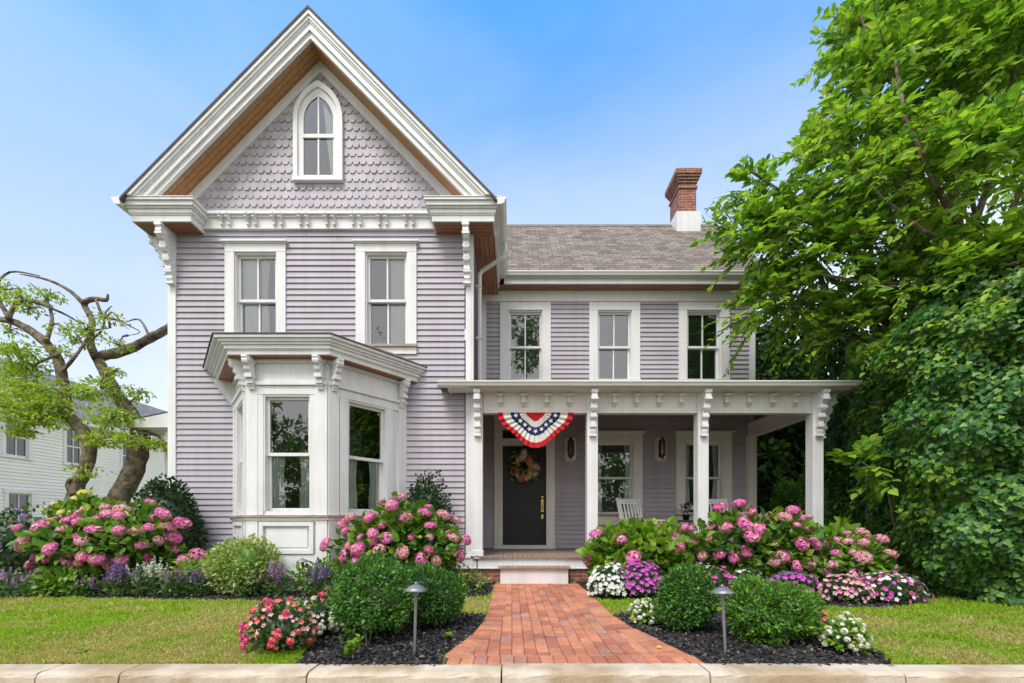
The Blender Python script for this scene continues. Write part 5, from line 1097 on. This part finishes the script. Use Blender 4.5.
# twisted trees at left
TRUNKPTS = []
def px_tube(mb, pts, d, radii, dd=0, wob=.13):
    P3 = []
    raw = [P(a, b_, d+dd*i/len(pts)) for i, (a, b_) in enumerate(pts)]
    n = len(raw); rr = []
    for i in range(n-1):      # catmull-rom, so the trunk bends rather than kinks
        p0, p1, p2, p3 = raw[max(i-1, 0)], raw[i], raw[i+1], raw[min(i+2, n-1)]
        for k in range(4):
            t = k/4; P3.append(.5*((2*p1)+(p2-p0)*t+(2*p0-5*p1+4*p2-p3)*t*t+(3*p1-p0-3*p2+p3)*t**3)); rr.append(radii[i]+(radii[i+1]-radii[i])*t)
    P3.append(raw[-1]); rr.append(radii[-1]); mb.tube(P3, rr, 9, wob=wob); TRUNKPTS.extend(P3)
DT = 9.2
tA = empty('twisted_tree', P(78, 560, DT).to_2d().to_3d(), 'twisted leaning tree left, its lichen stained trunk bending to the left edge', 'tree', 'twisted old trees beside the house')
mb = MB(); px_tube(mb, [(76, 570), (74, 500), (84, 472), (89, 448), (86, 436), (77, 424), (67, 412), (63, 385), (58, 360), (46, 343), (26, 328), (6, 320), (-30, 318)], DT, [.17, .14, .125, .12, .125, .115, .11, .10, .092, .088, .075, .062, .045])
mb2 = [([(66, 412), (45, 418), (20, 412), (-10, 402)], [.09, .06, .045, .02]), ([(46, 343), (52, 318), (44, 296), (30, 283)], [.05, .03, .022, .012]), ([(62, 372), (80, 350), (92, 332), (110, 328)], [.04, .028, .02, .01]), ([(8, 320), (22, 300), (60, 312), (78, 322)], [.05, .035, .025, .012]), ([(58, 355), (40, 362), (22, 372), (8, 376)], [.035, .025, .018, .01]), ([(10, 320), (-4, 290), (10, 272), (40, 276)], [.05, .03, .02, .01])]
for pts, rr in mb2: px_tube(mb, pts, DT-.1, rr, .3)
px_tube(mb, [(74, 495), (68, 485), (71, 478)], DT-.12, [.07, .05, .03]); mb.build('trunk', M['bark_pale'], tA, True)
tB = empty('twisted_tree', P(116, 560, DT+.3).to_2d().to_3d(), 'thicker twisted tree beside the house with a bare limb forking to the right', 'tree', 'twisted old trees beside the house')
mb = MB(); px_tube(mb, [(112, 570), (116, 510), (128, 482), (138, 455), (139, 432), (130, 414), (118, 396), (108, 378), (99, 360)], DT+.3, [.24, .205, .19, .18, .17, .15, .13, .105, .09])
px_tube(mb, [(104, 372), (98, 358), (112, 354), (132, 348), (150, 338), (168, 328), (186, 312)], DT+.3, [.08, .095, .11, .10, .09, .08, .06], .5)
for pts, rr in (([(97, 358), (90, 343), (92, 320), (84, 304), (96, 299), (106, 300), (108, 294)], [.10, .07, .055, .06, .05, .04, .015]), ([(84, 304), (70, 291), (48, 280), (20, 274)], [.05, .035, .025, .012]), ([(96, 300), (104, 318), (112, 312), (122, 322), (140, 332), (124, 336)], [.03, .022, .018, .015, .01, .006]), ([(90, 340), (102, 330), (106, 312), (112, 306)], [.03, .022, .016, .008]), ([(139, 432), (158, 436), (166, 448), (166, 468)], [.05, .035, .025, .012]), ([(125, 405), (138, 396), (142, 388)], [.03, .02, .008]), ([(150, 338), (140, 320), (126, 322)], [.03, .02, .008])): px_tube(mb, pts, DT+.25, rr, .1)
mb.build('trunk', M['bark_pale'], tB, True)
def spray(o, cl, seed, size=(.05, .10)):
    PPs, NNs = [], []
    for k, (px, py, d, rx, rz, n) in enumerate(cl):
        c = np.array(P(px, py, d)); p, nr, q = shell(int(n*1.7), (rx*1.1, rx*.9, rz*1.15), seed+k, .35, .15, -1, 3); PPs.append(p+c); NNs.append(nr)
    rq = random.Random(seed)
    for (px, py, d, rx, rz, n) in cl:
        mb = MB(); c = P(px, py, d); t = min(TRUNKPTS, key=lambda v: (v-c).length); mid = (c+t)/2+Vector((0, 0, .08)); mb.tube([t, mid, c], [.026, .018, .012], 6)
        for k in range(7):
            e = c+Vector((rq.uniform(-1, 1)*rx*1.2, rq.uniform(-1, 1)*rx, rq.uniform(-1, 1)*rz*1.2)); m2 = (c+e)/2+Vector((0, 0, .05)); s0 = c; mb.tube([s0, m2, e], [.011, .008, .004], 5)
        mb.build('branch', M['bark'], o)
    p = np.concatenate(PPs); nr = np.concatenate(NNs); q = np.random.default_rng(seed); b_ = np.array(WLOC[o])
    link('crown', leaves_mesh('crown', 'ovate', p-b_, unit(nr*.6+q.normal(size=p.shape)*.6+np.array((0, 0, -.3))), unit(q.normal(size=p.shape)*.5+np.array((0, 0, 1))), q.uniform(size[0], size[1], len(p)), [LEAF['locust leaf']], width=.8), o)
spray(tA, [(12, 378, DT, .60, .24, 560), (18, 350, DT-.3, .45, .14, 200), (50, 404, DT-.3, .4, .16, 220), (38, 392, DT-.2, .6, .22, 460), (15, 408, DT-.4, .6, .25, 480), (40, 420, DT-.3, .45, .14, 260), (20, 432, DT-.2, .3, .10, 120), (22, 300, DT, .45, .12, 140), (50, 296, DT, .3, .07, 70), (6, 290, DT, .3, .15, 90), (76, 340, DT, .3, .12, 60), (30, 365, DT, .4, .16, 200), (64, 352, DT, .2, .12, 40), (28, 310, DT, .25, .08, 50), (5, 350, DT, .3, .1, 90), (10, 330, DT, .2, .06, 30)], 200)
spray(tB, [(100, 388, DT-.1, .40, .20, 260), (112, 418, DT-.1, .50, .20, 380), (100, 440, DT-.1, .34, .12, 180), (128, 440, DT-.3, .30, .12, 120), (138, 394, DT, .26, .12, 80), (156, 444, DT, .26, .12, 100), (86, 330, DT, .35, .12, 90), (114, 372, DT, .25, .10, 50), (82, 392, DT, .25, .16, 100), (118, 345, DT, .3, .08, 40), (108, 318, DT, .3, .12, 40), (84, 472, DT-.3, .3, .12, 70), (66, 330, DT, .3, .06, 40)], 230)
bush('light_green_shrub', 'loose light green shrub at the foot of the twisted trees', 'shrub', at(92, 8.9), (.75, .5, .75), .75, 1200, ['lime leaf', 'salvia leaf'], (.06, .1), 240, 'ovate', .25, core=0, inner=.3)
# ================================================================ neighbour's house
nb_ = empty('neighbour_house', (-18, 18, 0), 'white clapboard house with grey roof standing behind the twisted trees', 'house')
FN = Frame((-18, 0, 0), (0, 1, 0), (1, 0, 0)); WN = [(15.62, 16.36, 3.45, 4.82), (17.75, 18.4, 3.45, 4.82), (20.3, 21.0, 3.45, 4.82), (15.7, 16.45, .9, 2.1), (18.6, 19.3, .9, 2.1)]
mb = MB(); siding(mb, FN, 9, 27, .1, 5.3, [(a-.03, b_+.03, c-.03, d+.03) for a, b_, c, d in WN], ex=.125); mb.build('clapboard_wall', paint('white clapboard paint', (.80, .79, .775), .55, .03, 1.3, .1), nb_)
mb = MB(); mb.box(-25, -18.03, 26.9, 27, 0, 5.3); mb.box(-25, -18.03, 9, 9.1, 0, 5.3); mb.box(-25.05, -25, 9, 27, 0, 5.3); mb.build('rear_wall', M['white'], nb_)
for a, b_, c, d in WN:
    mb = MB(); mb.fbox(FN, a-.12, a, -.02, .05, c-.05, d); mb.fbox(FN, b_, b_+.12, -.02, .05, c-.05, d); mb.fbox(FN, a-.15, b_+.15, -.02, .06, d, d+.14); mb.fbox(FN, a-.15, b_+.15, -.02, .07, c-.1, c-.05)
    w = mb.build('window', M['white'], nb_); mb = MB(); zm = (c+d)/2
    for (p, q_, r, s) in ((a, a+.045, c, d), (b_-.045, b_, c, d), (a+.045, b_-.045, d-.05, d), (a+.045, b_-.045, c-.05, c+.03), (a+.045, b_-.045, zm-.025, zm+.025), ((a+b_)/2-.014, (a+b_)/2+.014, c, d)): mb.fbox(FN, p, q_, -.06, -.02+.002*(r == c), r, s)
    mb.build('sash', M['white'], w); mb = MB(); mb.quad([FN.p(a, -.05, c), FN.p(b_, -.05, c), FN.p(b_, -.05, d), FN.p(a, -.05, d)]); mb.build('pane', paint('dim window glass', (.045, .055, .065), .05, .1, 1, spec=.9), w)
mb = MB(); sq = math.hypot(3.9, 2.7)
a = [(-17.6, 8.7, 5.25), (-17.6, 27.3, 5.25), (-21.5, 27.3, 7.94), (-21.5, 8.7, 7.94)]; mb.quad(a, 0, [(p[1], 0 if p[2] < 6 else sq) for p in a]); a2 = [(-25.4, 27.3, 5.25), (-25.4, 8.7, 5.25), (-21.5, 8.7, 7.94), (-21.5, 27.3, 7.94)]; mb.quad(a2, 0, [(p[1], 0 if p[2] < 6 else sq) for p in a2]); mb.build('roof', M['roof_grey'], nb_)
mb = MB(); mb.box(-17.64, -17.60, 8.7, 27.3, 5.06, 5.24); mb.box(-18, -17.64, 8.7, 27.3, 5.06, 5.09); mb.build('eave_fascia', M['white'], nb_)
# ---- trees across the street, mirrored in the panes
for (x, y, h, w, lab) in ((-16.5, -17, 9.5, 3.4, 'tall round tree across the street mirrored in the bay window'), (-8.5, -24, 11, 3.0, 'tree far across the street mirrored low in the gable windows'), (1.2, -19, 19, 3.8, 'tallest tree across the street mirrored in the wing window nearest the gable'), (9, -18, 9.5, 3.6, 'round tree across the street mirrored in the middle porch window'), (17, -18, 15, 4.2, 'broad tree across the street mirrored in the right wing window')):
    volume_tree(lab, (x, y), h, w, .6, 4200, (.22, .42), 'hydrangea leaf', int(300+x), 'trees across the street', name='street_tree')
# ================================================================ sky, sun, camera
W = bpy.data.worlds.new('World'); SC.world = W; W.use_nodes = True; nt = W.node_tree; bg = nt.nodes['Background']
sun_dir = Vector((-.35, -.68, 1.2)).normalized(); el = math.asin(sun_dir.z); az = math.atan2(sun_dir.x, sun_dir.y)
sk = N(nt, 'ShaderNodeTexSky', sky_type='NISHITA', sun_disc=False, sun_elevation=el, sun_rotation=az, air_density=1.0, dust_density=.6, ozone_density=2.2)
tc = N(nt, 'ShaderNodeTexCoord'); mp = N(nt, 'ShaderNodeMapping'); mp.inputs['Scale'].default_value = (1.1, 1.1, 3.2); L(nt, tc.outputs['Generated'], mp.inputs[0])
nz = N(nt, 'ShaderNodeTexNoise'); nz.inputs['Scale'].default_value = 1.7; nz.inputs['Detail'].default_value = 7; nz.inputs['Roughness'].default_value = .52; nz.inputs['Distortion'].default_value = .5; L(nt, mp.outputs[0], nz.inputs['Vector'])
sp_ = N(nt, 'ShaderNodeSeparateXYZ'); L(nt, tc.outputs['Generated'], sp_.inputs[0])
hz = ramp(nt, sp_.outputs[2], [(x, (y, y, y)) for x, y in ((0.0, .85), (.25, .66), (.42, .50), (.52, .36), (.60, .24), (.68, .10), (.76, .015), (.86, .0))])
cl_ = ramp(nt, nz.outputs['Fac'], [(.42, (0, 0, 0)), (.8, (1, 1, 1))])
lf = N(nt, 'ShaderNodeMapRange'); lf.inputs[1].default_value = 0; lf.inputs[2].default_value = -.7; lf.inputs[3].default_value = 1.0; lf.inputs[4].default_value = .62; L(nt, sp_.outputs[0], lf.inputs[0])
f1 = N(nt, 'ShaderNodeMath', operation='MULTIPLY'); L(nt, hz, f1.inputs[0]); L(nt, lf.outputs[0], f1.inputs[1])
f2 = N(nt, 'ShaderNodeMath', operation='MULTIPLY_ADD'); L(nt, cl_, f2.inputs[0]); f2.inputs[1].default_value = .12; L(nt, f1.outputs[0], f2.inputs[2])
fill_veil = N(nt, 'ShaderNodeMapRange', interpolation_type='SMOOTHSTEP'); fill_veil.inputs[1].default_value = .25; fill_veil.inputs[2].default_value = -.45; fill_veil.inputs[3].default_value = 0; fill_veil.inputs[4].default_value = .75; L(nt, sp_.outputs[1], fill_veil.inputs[0])  # white veil added behind the camera, out of view, as front fill light
f3 = N(nt, 'ShaderNodeMath', operation='ADD'); fill_right = N(nt, 'ShaderNodeMapRange', interpolation_type='SMOOTHSTEP'); fill_right.inputs[1].default_value = .62; fill_right.inputs[2].default_value = .95; fill_right.inputs[4].default_value = .7; L(nt, sp_.outputs[0], fill_right.inputs[0]); f4 = N(nt, 'ShaderNodeMath', operation='ADD'); L(nt, f2.outputs[0], f4.inputs[0]); L(nt, fill_right.outputs[0], f4.inputs[1]); L(nt, f4.outputs[0], f3.inputs[0]); L(nt, fill_veil.outputs[0], f3.inputs[1]); f3.use_clamp = True  # another white veil added at the far right to brighten the neighbour's wall
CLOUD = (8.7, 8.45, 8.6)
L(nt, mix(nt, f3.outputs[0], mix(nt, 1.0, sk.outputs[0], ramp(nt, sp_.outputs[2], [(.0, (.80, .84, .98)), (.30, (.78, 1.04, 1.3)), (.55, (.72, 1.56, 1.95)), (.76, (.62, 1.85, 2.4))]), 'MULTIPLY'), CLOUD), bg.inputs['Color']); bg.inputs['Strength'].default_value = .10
ld = bpy.data.lights.new('sun', 'SUN'); ld.energy = 2.0; ld.angle = R(24); ld.color = (1, .95, .87); so = bpy.data.objects.new('sun', ld); COL.objects.link(so); so.rotation_euler = sun_dir.to_track_quat('Z', 'Y').to_euler()
cd = bpy.data.cameras.new('camera'); cam = bpy.data.objects.new('camera', cd); COL.objects.link(cam); cam.location = (0, 0, EYE); cam.rotation_euler = (R(90), 0, 0)
cd.sensor_width = 36; cd.lens = FPX/1024*36; cd.shift_y = (HOR-341.5)/1024; cd.clip_end = 1500; cd.clip_start = .05; SC.camera = cam
SC.view_settings.view_transform = 'Standard'; SC.view_settings.look = 'None'; SC.view_settings.exposure = .76; SC.view_settings.gamma = 1
